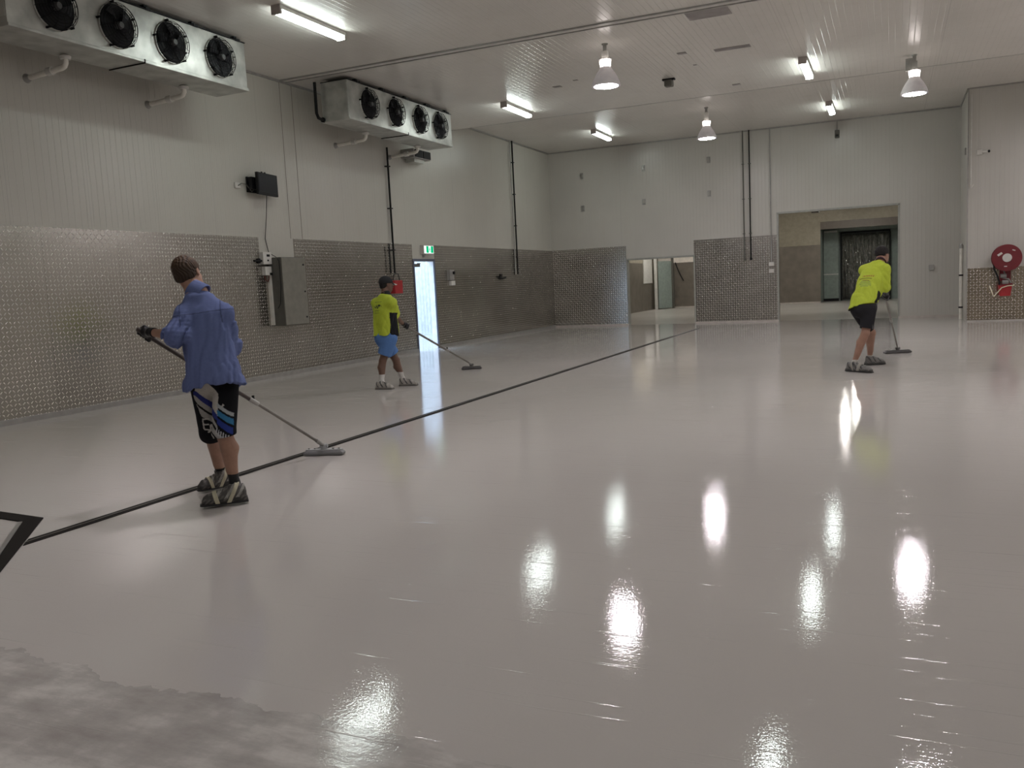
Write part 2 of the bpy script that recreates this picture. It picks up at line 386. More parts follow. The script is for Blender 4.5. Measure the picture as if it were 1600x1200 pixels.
for i in range(13):
    x0 = -2.06 + i*.153; mb = MB(); n = 16; vs = []
    for k in range(n+1):
        z = 3.0 - 2.95*k/n
        for a in range(5):
            u = a/4; bulge = .03*math.sin(PI*u) + .035*math.sin(z*3.3 + i*1.9) + .02*math.sin(z*7+i*2.7+u*2)
            vs.append((x0 + u*.19 + .01*math.sin(z*3+i), 42.13 + bulge + (.02 if i % 2 else 0), z))
    fs = [(r*5+c, r*5+c+1, r*5+c+6, r*5+c+5) for r in range(n) for c in range(4)]
    mb.add(vs, fs); o = mb.build('strip', M_pvcs, cur, smooth=True)
    md = o.modifiers.new('t', 'SOLIDIFY'); md.thickness = .003
# dim cold store beyond the curtain: pallets
tag(own_origin(MB().box(-2.05, -1.75, 43.6, 44.4, 0, 1.4).box(-1.3, -.9, 44.4, 45, 0, 1.9).build('stacked_goods', M_black, bevel=.05), (-1.6, 44, 0)), 'dark stack standing in the dim store behind the strip curtain', 'goods')
# things in the left opening
tt = thing('open_panel_door', (-9.6, 39.3, 0), 'pale green door leaf standing ajar with white post, in the low opening', 'door')
MB().box(-9.98, -9.86, 38.9, 39.02, 0, 2.55).build('post', M_white, tt)
mb = MB(); mb.add([(-9.84, 39.1, .03), (-9.40, 39.85, .03), (-9.45, 39.88, .03), (-9.86, 39.16, .03), (-9.84, 39.1, 2.2), (-9.40, 39.85, 2.2), (-9.45, 39.88, 2.2), (-9.86, 39.16, 2.2)], [(0,1,5,4), (1,2,6,5), (2,3,7,6), (3,0,4,7), (4,5,6,7), (3,2,1,0)])
mb.build('door_leaf', M_green, tt)
tag(own_origin(MB().box(-10.09, -10.05, 37.4, 38.85, 1.22, 2.6).build('white_board', M_white), (-10.07, 37.5, 1.22)), 'white board on the wall deep inside the low opening', 'board')
struct(MB().box(-10.09, -6.2, YW2-.04, YW2, 2.1, 2.5), 'trim_16', mat('white_fascia', (.85, .78, .71), .5, .0))
tag(own_origin(MB().box(-9.42, -9.32, 39.9, 40.02, 0, 4.1).build('grey_post', M_greyd), (-9.36, 40.0, 0)), 'dark grey post behind the ajar door leaf in the low opening', 'post')
tag(MB().path([(-9.26 + .016*k + .0006*k*k, 40.1, 2.12 - .058*k) for k in range(16)], .022).build('hanging_hose', M_black), 'thin black hose hanging on the steel wall inside the low opening', 'hose')
# unseen tubes added to light the passage, hidden behind the wall head
for i, (x, y_) in enumerate(((-7.0, 32.0), (-1.5, 32.5), (-1.3, 37.5), (-8.6, 37.0))):
    q = thing('tube_light', (x, y_, 4.1), 'added unseen tube on the passage ceiling, ' + ('over the low opening', 'just inside the tall opening', 'in front of the strip curtain', 'deep in the left corner')[i], 'lamp', 'added passage tube lights')
    MB().box(x-.08, x+.08, y_-.7, y_+.7, 4.03, 4.1).build('housing', M_white, q)
    MB().box(x-.06, x+.06, y_-.66, y_+.66, 3.98, 4.03).build('diffuser', E_pass, q)
q = thing('tube_light', (-1.3, 43.6, 4.1), 'added unseen tube inside the cold store', 'lamp')
MB().box(-1.9, -.7, 43.55, 43.65, 4.04, 4.1).build('housing', M_white, q); MB().box(-1.5, -1.1, 43.57, 43.63, 4.01, 4.04).build('diffuser', E_store, q)  # unseen tube added to light the store behind the curtain

# ================================================================== FLOOR JOINT, PIT FRAME
j = thing('floor_joint', (-4.85, 3.45, 0), 'long straight dark expansion joint running along the glossy floor', 'floor joint')
e = .0035
MB().prism([(-4.905, 3.49), (-4.870, 3.45), (-4.870, 23.6), (-4.905, 23.6)], .0, e).build('joint_strip', M_joint, j)
MB().prism([(-4.845, 3.42), (-4.805, 3.38), (-4.805, 23.6), (-4.845, 23.6)], .0, e).build('joint_strip', M_joint, j)
MB().prism([(-4.868, 3.45), (-4.847, 3.425), (-4.847, 23.6), (-4.868, 23.6)], .0, e+.002).build('metal_insert', mat('dark_joint_metal', (.10, .09, .08), .4, .6), j)
j = thing('floor_frame', (-5.3, 3.8, 0), 'black angled frame set in the floor, its corner pointing at the long joint', 'floor frame')
MB().prism([(-5.29, 3.89), (-6.4, 3.985), (-6.4, 3.87), (-5.36, 3.775)], 0, .006).build('frame_side', M_joint, j)
MB().prism([(-5.29, 3.89), (-5.36, 3.775), (-4.84, 3.26), (-4.2, 2.63), (-3.95, 2.44)], 0, .0065).build('frame_side', M_joint, j)
MB().prism([(-5.33, 3.765), (-4.82, 3.262), (-4.2, 2.65), (-4.22, 2.63), (-4.84, 3.245), (-5.36, 3.75)], .0, .010).build('metal_edge', M_trim, j)

# ================================================================== EVAPORATORS
def evaporator(y0, y1, fans, label, left_pipe, drains, seam):
    x0, x1, z0, z1 = -9.42, -8.85, 4.52, 5.205
    t = thing('evaporator_unit', ((x0+x1)/2, (y0+y1)/2, z0), label, 'cooling unit', 'ceiling evaporator units')
    MB().box(x0, x1, y0, y1, z0+.03, z1).build('casing', M_galv, t, bevel=.006)
    MB().box(x0-.05, x1+.012, y0+.0, seam-.004, z0, z0+.035).box(x0-.05, x1+.018, seam+.004, y1+.012, z0-.01, z0+.035).build('drain_tray', M_galv, t, bevel=.005)
    MB().box(x0, x1+.014, y0-.004, y1+.006, z1, z1+.012).build('top_edge', M_blackm, t)
    MB().box(x0+.04, x1-.015, y0-.008, y0, z0+.1, z1-.05).build('end_panel', M_galv, t, bevel=.003)
    MB().box(x0-.06, x1+.02, seam-.006, seam+.004, z0-.014, z0+.04).build('tray_joint', M_joint, t)
    for yy in np.linspace(y0+.35, y1-.15, 5):
        MB().box(x1-.10, x1-.03, yy-.03, yy+.03, z1+.01, H1).box(x1-.02, x1+.02, yy-.045, yy+.045, z1-.005, z1+.03).build('hanger', M_black, t)
    zf = 4.875
    for yf in fans:
        f = MB().lathe([(.275, 0), (.275, .010), (.268, .02), (.262, .02), (.262, .004)], (x1, yf, zf), (1, 0, 0), 40).build('fan', M_galv, t, smooth=True)
        f2 = MB().lathe([(.261, .0), (.261, .008), (.0, .008)], (x1, yf, zf), (1, 0, 0), 40).build('fan_shade_disc', mat('fan_inner_shade', (.004, .004, .005), .8), f)  # black disc paints the shade inside the fan; casing is not cut
        g = MB()
        for R_, d_ in ((.265, .04), (.262, .085), (.235, .105), (.20, .112), (.165, .116), (.13, .118), (.095, .118)): g.torus((x1+d_, yf, zf), (1, 0, 0), R_, .0034, 36, 5)
        for k in range(12):
            a_ = 2*PI*k/12+.2; c, s_ = math.cos(a_), math.sin(a_)
            g.path([(x1+d_, yf+R_*c, zf+R_*s_) for R_, d_ in ((.268, .0), (.268, .06), (.25, .1), (.2, .116), (.095, .12))], .0032, 5)
        for k in range(5):
            a_ = 2*PI*k/5+.5; c, s_ = math.cos(a_), math.sin(a_)
            g.bar((x1, yf+.285*c, zf+.285*s_), (x1+.05, yf+.285*c, zf+.285*s_), .014, n=8)
        g.build('fan_guard', mat('guard_wire_black', (.010, .010, .011), .7, spec=.1), f)
        b_ = MB()
        for k in range(5):
            a_ = 2*PI*k/5+yf; vs = []
            for i_ in range(6):
                r_ = .05+.19*i_/5
                for sgn in (-1, 1):
                    w_ = a_ + sgn*(.26+.08*i_/5) + .25*i_/5; vs.append((x1+.04+sgn*.02, yf+r_*math.cos(w_), zf+r_*math.sin(w_)))
            b_.add(vs, [(2*i_, 2*i_+1, 2*i_+3, 2*i_+2) for i_ in range(5)])
        bo = b_.build('fan_blades', mat('fan_blade_grey', (.012, .012, .015), .5, spec=.25), f); md = bo.modifiers.new('s', 'SOLIDIFY'); md.thickness = .004
        MB().lathe([(.0, .10), (.035, .10), (.042, .085), (.05, .02)], (x1, yf, zf), (1, 0, 0), 20).build('motor_hub', mat('motor_grey', (.09, .09, .09), .5, spec=.3), f, smooth=True)
    for (yd) in drains:
        xa, xb = -9.33, XL+.02
        pts = [(xa, yd, z0+.01), (xa, yd, z0-.10), (xa-.03, yd, z0-.135), (xa-.08, yd, z0-.15), (xb, yd, 4.335)]
        p_ = MB().path(pts, .034, 12).build('drain_pipe', M_pvc, t, smooth=True)
        MB().lathe([(.06, -.04), (.068, -.01), (.068, .0), (.03, .02)], (xa, yd, z0-.02), (0, 0, 1), 20).build('collar', M_white, p_); MB().bar((xa-.24, yd, 4.362), (xa-.33, yd, 4.358), .052).build('collar', M_white, p_)
        MB().lathe([(.03, -.02), (.06, .05)], (xb+.03, yd, 4.335), (-1, 0, 0), 16).build('pipe_boot', M_trim, p_)
    if left_pipe:
        MB().path([(x0-.02, y0-.14, 5.2), (x0-.02, y0-.14, 4.66), (x0-.0, y0-.12, 4.58), (x0+.02, y0-.05, 4.56), (x0+.03, y0+.02, 4.56)], .028).build('coolant_pipe', M_blackm, t, smooth=True)
        MB().lathe([(.045, 0), (.045, .05)], (x0+.02, y0-.03, 4.56), (0, 1, 0), 12).build('pipe_flange', M_black, t)
    return t
evaporator(6.75, 10.6, (7.36, 8.24, 9.12, 10.03), 'four-fan galvanised evaporator hung nearest the camera, cut by the top left of the frame', False, (7.85, 9.8), 9.06-.42)
evaporator(13.25, 17.2, (13.9, 14.84, 15.79, 16.62), 'four-fan galvanised evaporator farther along the left wall, black pipe at its end', True, (14.5, 16.5), 15.3)

# ================================================================== LAMPS
def tube_lamp(x, y0, y1, zc, label):
    t = thing('tube_light', (x, (y0+y1)/2, zc), label, 'lamp', 'tube lights on the hall ceiling')
    MB().box(x-.075, x+.075, y0, y1, zc-.06, zc).build('housing', M_white, t, bevel=.005)
    mb = MB()
    prof = [(-.068, 0), (-.066, -.035), (-.05, -.058), (0, -.066), (.05, -.058), (.066, -.035), (.068, 0)]
    n = len(prof); ys = (y0+.03, y1-.03)
    mb.add([(x+a, yy, zc-.055+b) for yy in ys for a, b in prof], [(i, i+1, n+i+1, n+i) for i in range(n-1)] + [tuple(range(n)), tuple(range(n, 2*n))])
    mb.build('diffuser', E_tube, t)
    for ya, yb in ((y0-.01, y0+.03), (y1-.03, y1+.01)): MB().box(x-.074, x+.074, ya, yb, zc-.12, zc).build('end_cap', mat('lamp_end_cap', (.40, .36, .33), .5), t)
tube_lamp(-7.48, 9.65, 11.15, H1, 'large tube light nearest the camera, between the first evaporator and the hall')
tube_lamp(-7.48, 17.0, 18.4, H1, 'tube light just right of the farther evaporator')
tube_lamp(-7.46, 22.95, 24.4, H2, 'smallest left tube light, close to the back wall corner')
tube_lamp(-1.48, 16.9, 18.35, H1, 'tube light at the right, in front of the ceiling step')
tube_lamp(-1.42, 23.1, 24.5, H2, 'small tube light above the sensor on the back wall')

def high_bay(x, y, zc, zm, label, ballast=False):
    t = thing('high_bay_lamp', (x, y, zc), label, 'lamp', 'high bay lamps')
    MB().box(x-.03, x+.03, y-.01, y+.01, zc-.16, zc).lathe([(.05, 0), (.05, -.02)], (x, y, zc)).build('ceiling_hook', M_trim, t)
    MB().box(x-.05, x+.05, y-.05, y+.05, zm+.42, zc-.12).build('ballast_box', M_galv if ballast else M_white, t, bevel=.005)
    if ballast: MB().box(x-.15, x-.03, y-.06, y+.06, zm+.42, zm+.64).build('control_gear', M_galv, t, bevel=.005)
    MB().lathe([(.085, zm+.30), (.10, zm+.40), (.09, zm+.42), (.0, zm+.42)], (x, y, 0), n=24).build('glowing_collar', E_collar, t, smooth=True)
    g = MB()
    for k in range(8):
        a = 2*PI*k/8; g.bar((x+.088*math.cos(a), y+.088*math.sin(a), zm+.29), (x+.108*math.cos(a), y+.108*math.sin(a), zm+.43), .006, n=6)
    g.torus((x, y, zm+.43), (0, 0, 1), .108, .007).build('collar_cage', M_trim, t)
    MB().lathe([(.235, zm), (.228, zm+.05), (.20, zm+.12), (.155, zm+.20), (.105, zm+.27), (.09, zm+.30), (.085, zm+.30), (.098, zm+.27), (.148, zm+.20), (.193, zm+.12), (.221, zm+.05), (.228, zm+.0)], (x, y, 0), n=40).build('shade', mat('lamp_shade_white', (.62, .58, .56), .4, emis=(.8, .75, .85), es=.10), t, smooth=True)
    MB().lathe([(.0, zm+.012), (.226, zm+.012), (.226, zm+.004), (.12, zm-.012), (.0, zm-.016)], (x, y, 0), n=40).build('lens', E_bay, t)
high_bay(-4.3, 14.0, H1, 4.60, 'nearest bell-shaped high bay lamp, centre of the ceiling')
high_bay(-4.19, 21.92, H2, 4.80, 'smaller bell-shaped high bay lamp near the back wall')
high_bay(.38, 18.0, H1, 4.57, 'right-hand bell-shaped high bay lamp with a square metal gear box', True)
for (x, y, zc, lb) in ((.38, 10.0, H1, 'added unseen high bay lamp overhead, just above the picture'), (5.0, 14.0, H1, 'added unseen high bay lamp beyond the right edge, nearer'), (5.0, 21.92, H2, 'added unseen high bay lamp beyond the right edge, farther'),
                       (-4.3, 6.0, H1, 'added unseen high bay lamp overhead left of the viewer'), (5.0, 6.0, H1, 'added unseen high bay lamp behind to the right'), (-4.3, -2.0, H1, 'added unseen high bay lamp behind the viewer on the left')):
    high_bay(x, y, zc, zc-.70, lb)  # unseen bays added to brighten the near floor and the workers
for (x, y, lb) in ((-1.48, 10.2, 'added unseen tube light overhead, just above the picture'), (-1.48, 2.0, 'added unseen tube light over the viewer'), (4.5, 10.2, 'added unseen tube light off to the right, nearer'), (4.5, 17.0, 'added unseen tube light off to the right, farther')):
    tube_lamp(x, y, y+1.45, H1, lb)  # unseen tubes added to lift the light in the hall

# ================================================================== CEILING DETAILS
def one(mb, name, m_, label, cat, base, group=None, **k):
    o = own_origin(mb.build(name, m_, **k), base); return tag(o, label, cat, group)
Mp = mat('ceiling_patch_grey', (.30, .275, .265), .5, .3)
one(MB().box(-2.8, -2.17, 12.9+.18, 13.52, H1-.008, H1), 'ceiling_patch', Mp, 'large grey rectangular patch beside the double ceiling joint', 'ceiling plate', (-2.5, 13.3, H1-.008))  # flat grey rectangle just under the ceiling
one(MB().box(-2.8, -2.2, 15.42, 15.6, H1-.006, H1), 'ceiling_patch', Mp, 'long thin grey patch plate in the middle of the ceiling', 'ceiling plate', (-2.5, 15.5, H1-.006))
for (x, y, a, b, lb) in ((-6.04, 16.4, .16, .12, 'small grey square ceiling plate near the left high bay lamp'), (-3.33, 15.34, .15, .12, 'small grey ceiling plate between the two patches'), (-5.55, 16.1, .09, .06, 'tiny ceiling plate just behind the near high bay lamp'), (-2.9, 18.45, .16, .12, 'dark little ceiling plate close to the ceiling step'), (-3.3, 16.3, .06, .05, 'tiny ceiling dot plate in front of the black sensor')):
    one(MB().box(x-a/2, x+a/2, y-b/2, y+b/2, H1-.008, H1), 'ceiling_plate', Mp, lb, 'ceiling plate', (x, y, H1-.008), 'small plates on the ceiling')
t = thing('ceiling_sensor', (-3.98, 17.1, H1), 'black box sensor hanging from the ceiling beyond the near high bay lamp', 'sensor')
MB().box(-4.1, -3.86, 17.05, 17.15, H1-.03, H1).build('mount', M_black, t); MB().box(-4.06, -3.9, 17.02, 17.18, H1-.15, H1-.03).build('sensor_body', M_greyd, t, bevel=.02)

# ================================================================== LEFT WALL THINGS
t = thing('television', (-9.75, 11.75, 3.1), 'small black wall-mounted television above the tread plate', 'television')
ang = math.radians(10); c, s_ = math.cos(ang), math.sin(ang)
def rot(px, py):   # local (out from wall, along wall)
    return (-9.83 + px*c - py*s_, 12.08 + px*s_ + py*c)
def obox(mb, a0, a1, b0, b1, z0, z1, tilt=0):
    pts = [rot(a, b) for a, b in ((a0, b0), (a1, b0), (a1, b1), (a0, b1))]; return mb.prism(pts, z0, z1)
obox(MB(), -.05, .0, -.30, .36, 3.17, 3.54).build('television_body', M_black, t, bevel=.006)
obox(MB(), .0, .004, -.28, .34, 3.22, 3.525).build('screen', M_screen, t)
MB().box(XL, -9.86, 11.83, 11.89, 3.34, 3.38).box(XL, XL+.02, 11.8, 12.1, 3.22, 3.48).box(-9.94, -9.88, 11.74, 12.1, 3.26, 3.46).build('wall_bracket', M_black, t)
obox(obox(MB(), -.04, -.02, -.12, -.09, 3.53, 3.56), -.04, -.02, -.02, .01, 3.53, 3.56).build('top_knob', M_black, t)
one(MB().box(XL, XL+.03, 11.5, 11.62, 3.27, 3.36), 'wall_outlet', M_white, 'white power outlet to the left of the television', 'outlet', (XL, 11.56, 3.27), bevel=.004)
tag(MB().path([(XL+.035, 11.56, 3.31), (XL+.06, 11.62, 3.35), (XL+.08, 11.70, 3.34), (XL+.10, 11.76, 3.27), (XL+.11, 11.80, 3.22), (XL+.12, 11.86, 3.27)], .008, 6).build('power_cord', M_greyd), 'short cord looping from the outlet to the television', 'cord')
tag(MB().path([(-9.86, 12.08, 3.18), (-9.95, 12.13, 2.8), (XL+.015, 12.16, 2.45), (XL+.02, 12.22, 2.2), (-9.9, 12.24, 2.125), (-9.80, 12.19, 2.05), (-9.80, 12.19, 1.6), (-9.84, 12.19, 1.3), (-9.9, 12.19, 1.22)], .006, 6).build('signal_cable', M_black), 'thin black cable dropping from the television to the grey cabinet', 'cord')
t = thing('electrical_cabinet', (-9.9, 12.5, .91), 'grey steel electrical cabinet on the left wall', 'cabinet')
MB().box(XL, -9.775, 12.21, 12.86, .91, 2.115).build('cabinet_body', M_greyd, t, bevel=.004)
MB().box(-9.775, -9.75, 12.20, 12.855, .92, 2.105).build('cabinet_door', M_grey, t, bevel=.006)
for z in (1.98, 1.5, 1.04): MB().lathe([(.016, 0), (.016, .012), (.0, .012)], (-9.75, 12.79, z), (1, 0, 0), 16).build('door_lock', M_black, t)
MB().box(XL, XL+.05, 12.15, 12.21, .93, 1.85).build('conduit_cover', M_pvc, t)
t = thing('control_box', (XL, 11.95, 2.05), 'upper white controller box left of the grey cabinet', 'control box')
MB().box(XL, XL+.09, 11.98, 12.2, 2.0, 2.21).build('box_body', M_white, t, bevel=.004)
MB().box(XL+.09, XL+.094, 12.07, 12.15, 2.13, 2.17).box(XL+.09, XL+.1, 12.08, 12.11, 2.05, 2.08).build('display', M_black, t)
t = thing('control_box', (XL, 12.0, 1.8), 'lower white socket box hanging under the controller box', 'control box')
MB().box(XL, XL+.08, 12.02, 12.19, 1.81, 1.96).build('box_body', M_white, t, bevel=.004)
MB().box(XL+.08, XL+.1, 12.13, 12.18, 1.81, 1.85).build('plug', M_black, t)
tag(MB().path([(XL+.05, 12.02, 1.80), (XL+.05, 12.04, 1.73), (XL+.05, 12.1, 1.70), (XL+.05, 12.13, 1.74), (XL+.05, 12.14, 1.8)], .012, 6).build('wire_loop', mat('brown_cable', (.10, .03, .02), .6)), 'brown wire loop under the socket box', 'cord')
one(MB().bar((XL+.02, 11.84, 2.06), (XL+.06, 11.97, 2.06), .018).box(XL, XL+.03, 11.91, 11.97, 2.02, 2.10), 'wall_hook', M_black, 'small black hook beside the controller box', 'hook', (XL, 11.8, 2.03))

# exit sign
t = thing('exit_sign', (XL, 17.9, 2.25), 'green and white illuminated exit sign over the doorway', 'sign')
xs0, ys, zs = XL+.02, 17.62, 2.27
MB().box(XL, XL+.10, ys-.02, ys+.46, zs-.02, zs+.19).build('sign_housing', M_white, t, bevel=.004)
MB().box(XL+.10, XL+.104, ys, ys+.44, zs, zs+.17).build('sign_face', E_sw, t)
MB().box(XL+.104, XL+.107, ys+.095, ys+.20, zs+.01, zs+.165).box(XL+.104, XL+.107, ys+.31, ys+.425, zs+.01, zs+.165).build('green_panel', E_sg, t)
# running man and doorway pictogram between the green panels
mb = MB(); X0, X1 = XL+.104, XL+.108; cx_ = ys+.256
def yzpoly(mb, pts): n_ = len(pts); return mb.add([(X0, a, b) for a, b in pts] + [(X1, a, b) for a, b in pts], [tuple(range(n_)), tuple(range(n_, 2*n_))] + [(i, (i+1) % n_, n_+(i+1) % n_, n_+i) for i in range(n_)])
mb.lathe([(.0, .004), (.014, .004), (.014, .0)], (XL+.104, cx_+.0, zs+.135), (1, 0, 0), 14)
for pl in ([(-.012, .118), (.012, .118), (.008, .07), (-.012, .07)], [(-.01, .075), (.004, .075), (.03, .045), (.022, .015), (.012, .02), (.016, .045)], [(-.012, .08), (0, .07), (-.018, .04), (-.038, .03), (-.04, .04), (-.025, .05)],
           [(.01, .115), (.012, .105), (.034, .085), (.03, .078), (.005, .098)], [(-.01, .115), (-.03, .10), (-.036, .08), (-.028, .08), (-.022, .095), (-.01, .10)]):
    yzpoly(mb, [(cx_+a, zs+b) for a, b in pl])
mb.build('running_figure', E_sg, t)
MB().bar((XL+.05, ys+.1, zs-.02), (XL+.05, ys+.1, zs-.05), .03).box(XL, XL+.04, ys+.07, ys+.13, zs-.09, zs-.02).build('sensor', M_trim, t)

# hose drops and red box
def rods(y, za, zb, label, twin, group=None, x=XL+.06):
    t = thing('hose_drop', (x, y, zb), label, 'pipe', group)
    MB().bar((x, y, za), (x, y, zb), .022).build('pipe', M_blackm, t)
    if twin: MB().bar((x, y+twin[0], twin[1]), (x, y+twin[0], zb+twin[2]), .015).build('pipe', M_blackm if twin[3] else M_trim, t)
    g = MB()
    for z in np.arange(zb+.5, za-.3, .9): g.box(XL, x+.03, y-.05, y+.05, z-.012, z+.012)
    g.build('clamp', M_black, t); return t
rods(16.32, 4.52, 1.82, 'black pipe dropping from the farther evaporator to the red bucket', (-.17, 2.4, .0, True))
rods(23.15, H2, 1.74, 'black pipe high to low on the left wall near the corner', (-.16, H2, 0., False))
t = thing('red_box', (XL+.1, 16.3, 1.36), 'red fire-hose bucket box hanging below the black pipe', 'box')
MB().box(XL+.01, XL+.16, 16.14, 16.46, 1.37, 1.66).build('box_body', M_red, t, bevel=.01)
MB().path([(XL+.1, 16.17, 1.66), (XL+.1, 16.19, 1.76), (XL+.1, 16.28, 1.82), (XL+.1, 16.39, 1.79), (XL+.1, 16.44, 1.66)], .01, 8).build('handle', M_black, t)
t = thing('switch_box', (XL, 19.0, 1.5), 'grey isolator switch with a lower socket right of the doorway', 'switch')
MB().box(XL, XL+.09, 18.85, 19.08, 1.63, 1.88).build('switch_body', M_trim, t, bevel=.006); MB().box(XL+.09, XL+.13, 19.0, 19.05, 1.77, 1.84).build('knob', M_black, t); MB().box(XL, XL+.07, 18.95, 19.15, 1.50, 1.61).build('socket', M_white, t, bevel=.004)
one(MB().path([(XL+.04, 21.85, 1.68), (XL+.05, 22.05, 1.63), (XL+.06, 22.25, 1.66)], .03, 8).bar((XL+.02, 22.05, 1.62), (XL+.02, 22.05, 1.74), .014).box(XL, XL+.03, 22.0, 22.1, 1.6, 1.76), 'hose_nozzle', M_black, 'small black nozzle hooked on the tread plate left of the corner pipes', 'nozzle', (XL, 22.05, 1.6))
t = thing('wall_speaker', (XL+.15, 17.5, 4.5), 'dark louvred box fixed to the left wall below the farther evaporator', 'box')
MB().box(XL, XL+.34, 16.98, 17.75, 4.36, 4.56).build('box_body', M_trim, t, bevel=.01); MB().box(XL+.34, XL+.36, 17.03, 17.36, 4.38, 4.54).box(XL+.34, XL+.36, 17.4, 17.72, 4.38, 4.54).build('louvre', M_black, t); MB().box(XL+.05, XL+.28, 17.1, 17.55, 4.28, 4.36).build('bracket', M_galv, t)

# ================================================================== BACK WALL THINGS
for (x, z, lb) in ((-8.93, 4.74, 'upper left'), (-6.94, 4.78, 'upper middle'), (-4.96, 4.83, 'upper right'), (-8.93, 3.73, 'lower left'), (-6.95, 3.77, 'lower middle'), (-4.96, 3.85, 'lower right')):
    t = thing('wall_bracket', (x, YB, z), f'small dark bracket plate on the back wall, {lb} of the six', 'bracket', 'bracket plates on the back wall')
    MB().box(x-.05, x+.05, YB-.02, YB, z-.09, z+.09).build('plate', M_trim, t); MB().box(x-.025, x+.025, YB-.05, YB-.02, z-.05, z+.05).build('clip', M_steel, t)
t = thing('hose_drop', (-3.85, YB-.05, 1.86), 'pair of thin dark pipes dropping down the back wall onto the tread plate', 'pipe')
for x in (-3.96, -3.78):
    MB().bar((x, YB-.05, H2), (x, YB-.05, 1.88), .018).bar((x, YB-.05, 1.9), (x, YB-.05, 1.82), .03).build('pipe', M_blackm if x > -3.9 else M_greyd, t)
g = MB()
for z in (2.6, 3.6, 4.6): g.box(-4.0, -3.93, YB-.07, YB, z-.01, z+.01).box(-3.82, -3.74, YB-.07, YB, z-.01, z+.01)
g.build('clamp', M_greyd, t)
t = thing('conduit', (-3.2, YB-.03, 1.45), 'pale conduit with two sockets left of the tall opening', 'conduit')
MB().bar((-3.2, YB-.03, H2), (-3.2, YB-.03, 1.75), .014).build('pipe', M_trim, t)
for z in (1.68, 1.48): MB().box(-3.27, -3.13, YB-.07, YB-.006, z-.06, z+.05).build('socket', M_white, t, bevel=.004)
t = thing('wall_sensor', (-1.39, YB-.04, 5.05), 'dark sensor on a short conduit high on the back wall', 'sensor')
MB().bar((-1.39, YB-.03, H2), (-1.39, YB-.03, 5.27), .012).build('conduit_pipe', M_trim, t); MB().box(-1.45, -1.33, YB-.08, YB, 5.06, 5.27).build('sensor_body', M_greyd, t, bevel=.01); MB().box(-1.43, -1.35, YB-.1, YB-.08, 5.09, 5.15).build('sensor_eye', M_black, t)
one(MB().box(.93, 1.06, YB-.05, YB, 1.28, 1.42), 'wall_socket', M_trim, 'grey socket low on the back wall right of the tall opening', 'outlet', (1, YB, 1.28), bevel=.005)
one(MB().box(-2.4, -2.17, 30.0, 30.3, 3.3, 3.45).box(-2.34, -2.23, 30.1, 30.2, 3.45, 4.1), 'passage_sign', MATS['brown_grey_header'], 'small grey sign box hanging at the head of the tall opening', 'sign', (-2.3, 30.1, 3.3))
# right return wall
t = thing('downpipe', (XR-.05, 25.0, 0), 'white pipe with a hook standing against the short right return wall', 'pipe')
MB().bar((XR-.05, 24.9, 0), (XR-.05, 24.9, 1.8), .04).build('pipe', M_pvc, t, smooth=True); MB().box(XR-.10, XR-.0, 24.86, 24.94, .28, .32).box(XR-.10, XR, 24.86, 24.94, 1.1, 1.14).build('clamp', M_black, t); MB().lathe([(.05, 1.8), (.05, 1.88), (.02, 1.93)], (XR-.05, 24.9, 0)).build('pipe_cap', M_trim, t)
t = thing('security_camera', (2.0, YR-.05, 4.03), 'small white security camera with a black lens high on the right wall', 'camera')
MB().box(1.86, 1.98, YR-.05, YR, 3.97, 4.09).build('junction_box', M_white, t, bevel=.005); MB().bar((1.98, YR-.06, 4.03), (2.10, YR-.09, 4.03), .028).build('camera_body', M_white, t); MB().lathe([(.03, 0), (.03, .02), (0, .02)], (2.10, YR-.09, 4.03), (.6, -.8, 0), 16).build('lens', M_black, t)
one(MB().box(XR-.03, XR, 24.3, 24.45, 4.08, 4.24), 'junction_box', M_trim, 'little grey junction box on the right return wall', 'box', (XR, 24.4, 4.1))
one(MB().bar((1.74, YR-.02, 5.4), (1.74, YR-.02, 3.3), .012).path([(1.74, YR-.02, 3.3), (1.74, YR-.05, 3.2), (1.80, YR-.05, 3.28)], .014), 'conduit', M_white, 'thin white conduit ending in a hook on the right wall', 'conduit', (1.74, YR, 3.2))

# fire hose reel
RX, RZ, RY = 2.49, 1.5, YR-.28
t = thing('fire_hose_reel', (RX, YR, RZ-.9), 'dark red fire hose reel with a white hub on the right wall', 'hose reel')
MB().lathe([(.0, .0), (.31, .0), (.315, .012), (.31, .024), (.0, .024)], (RX, RY-.1, RZ), (0, 1, 0), 48).lathe([(.0, 0), (.31, 0), (.315, .012), (.31, .024), (0, .024)], (RX, RY+.1, RZ), (0, 1, 0), 48).build('reel_disc', M_dred, t, smooth=True)
MB().lathe([(.0, -.03), (.095, -.03), (.1, -.01), (.1, .0)], (RX, RY-.1, RZ), (0, 1, 0), 32).build('hub', M_white, t, smooth=True)
mb = MB(); mb.add([(RX+a, RY-.103, RZ+b) for a, b in ((-.21, .08), (-.12, .14), (-.09, .10), (-.18, .04))], [(0, 1, 2, 3)]); mb.add([(RX+a, RY-.103, RZ+b) for a, b in ((.10, .17), (.16, .15), (.17, .17), (.11, .19))], [(0, 1, 2, 3)]); mb.add([(RX+a, RY-.103, RZ+b) for a, b in ((-.06, -.21), (.0, -.21), (.0, -.19), (-.06, -.19))], [(0, 1, 2, 3)])
mb.build('reel_sticker', M_white, t)
mb = MB()
for k in range(5):
    for r_ in (.27, .24): mb.torus((RX, RY-.06+k*.036, RZ), (0, 1, 0), r_, .017, 40, 8)
mb.path([(RX-.27, RY-.02, RZ-.05), (RX-.26, RY-.05, RZ-.25), (RX-.19, RY-.06, RZ-.42), (RX-.15, RY-.06, RZ-.55), (RX-.15, RY-.04, RZ-.62)], .02)
mb.build('hose', M_black, t, smooth=True)
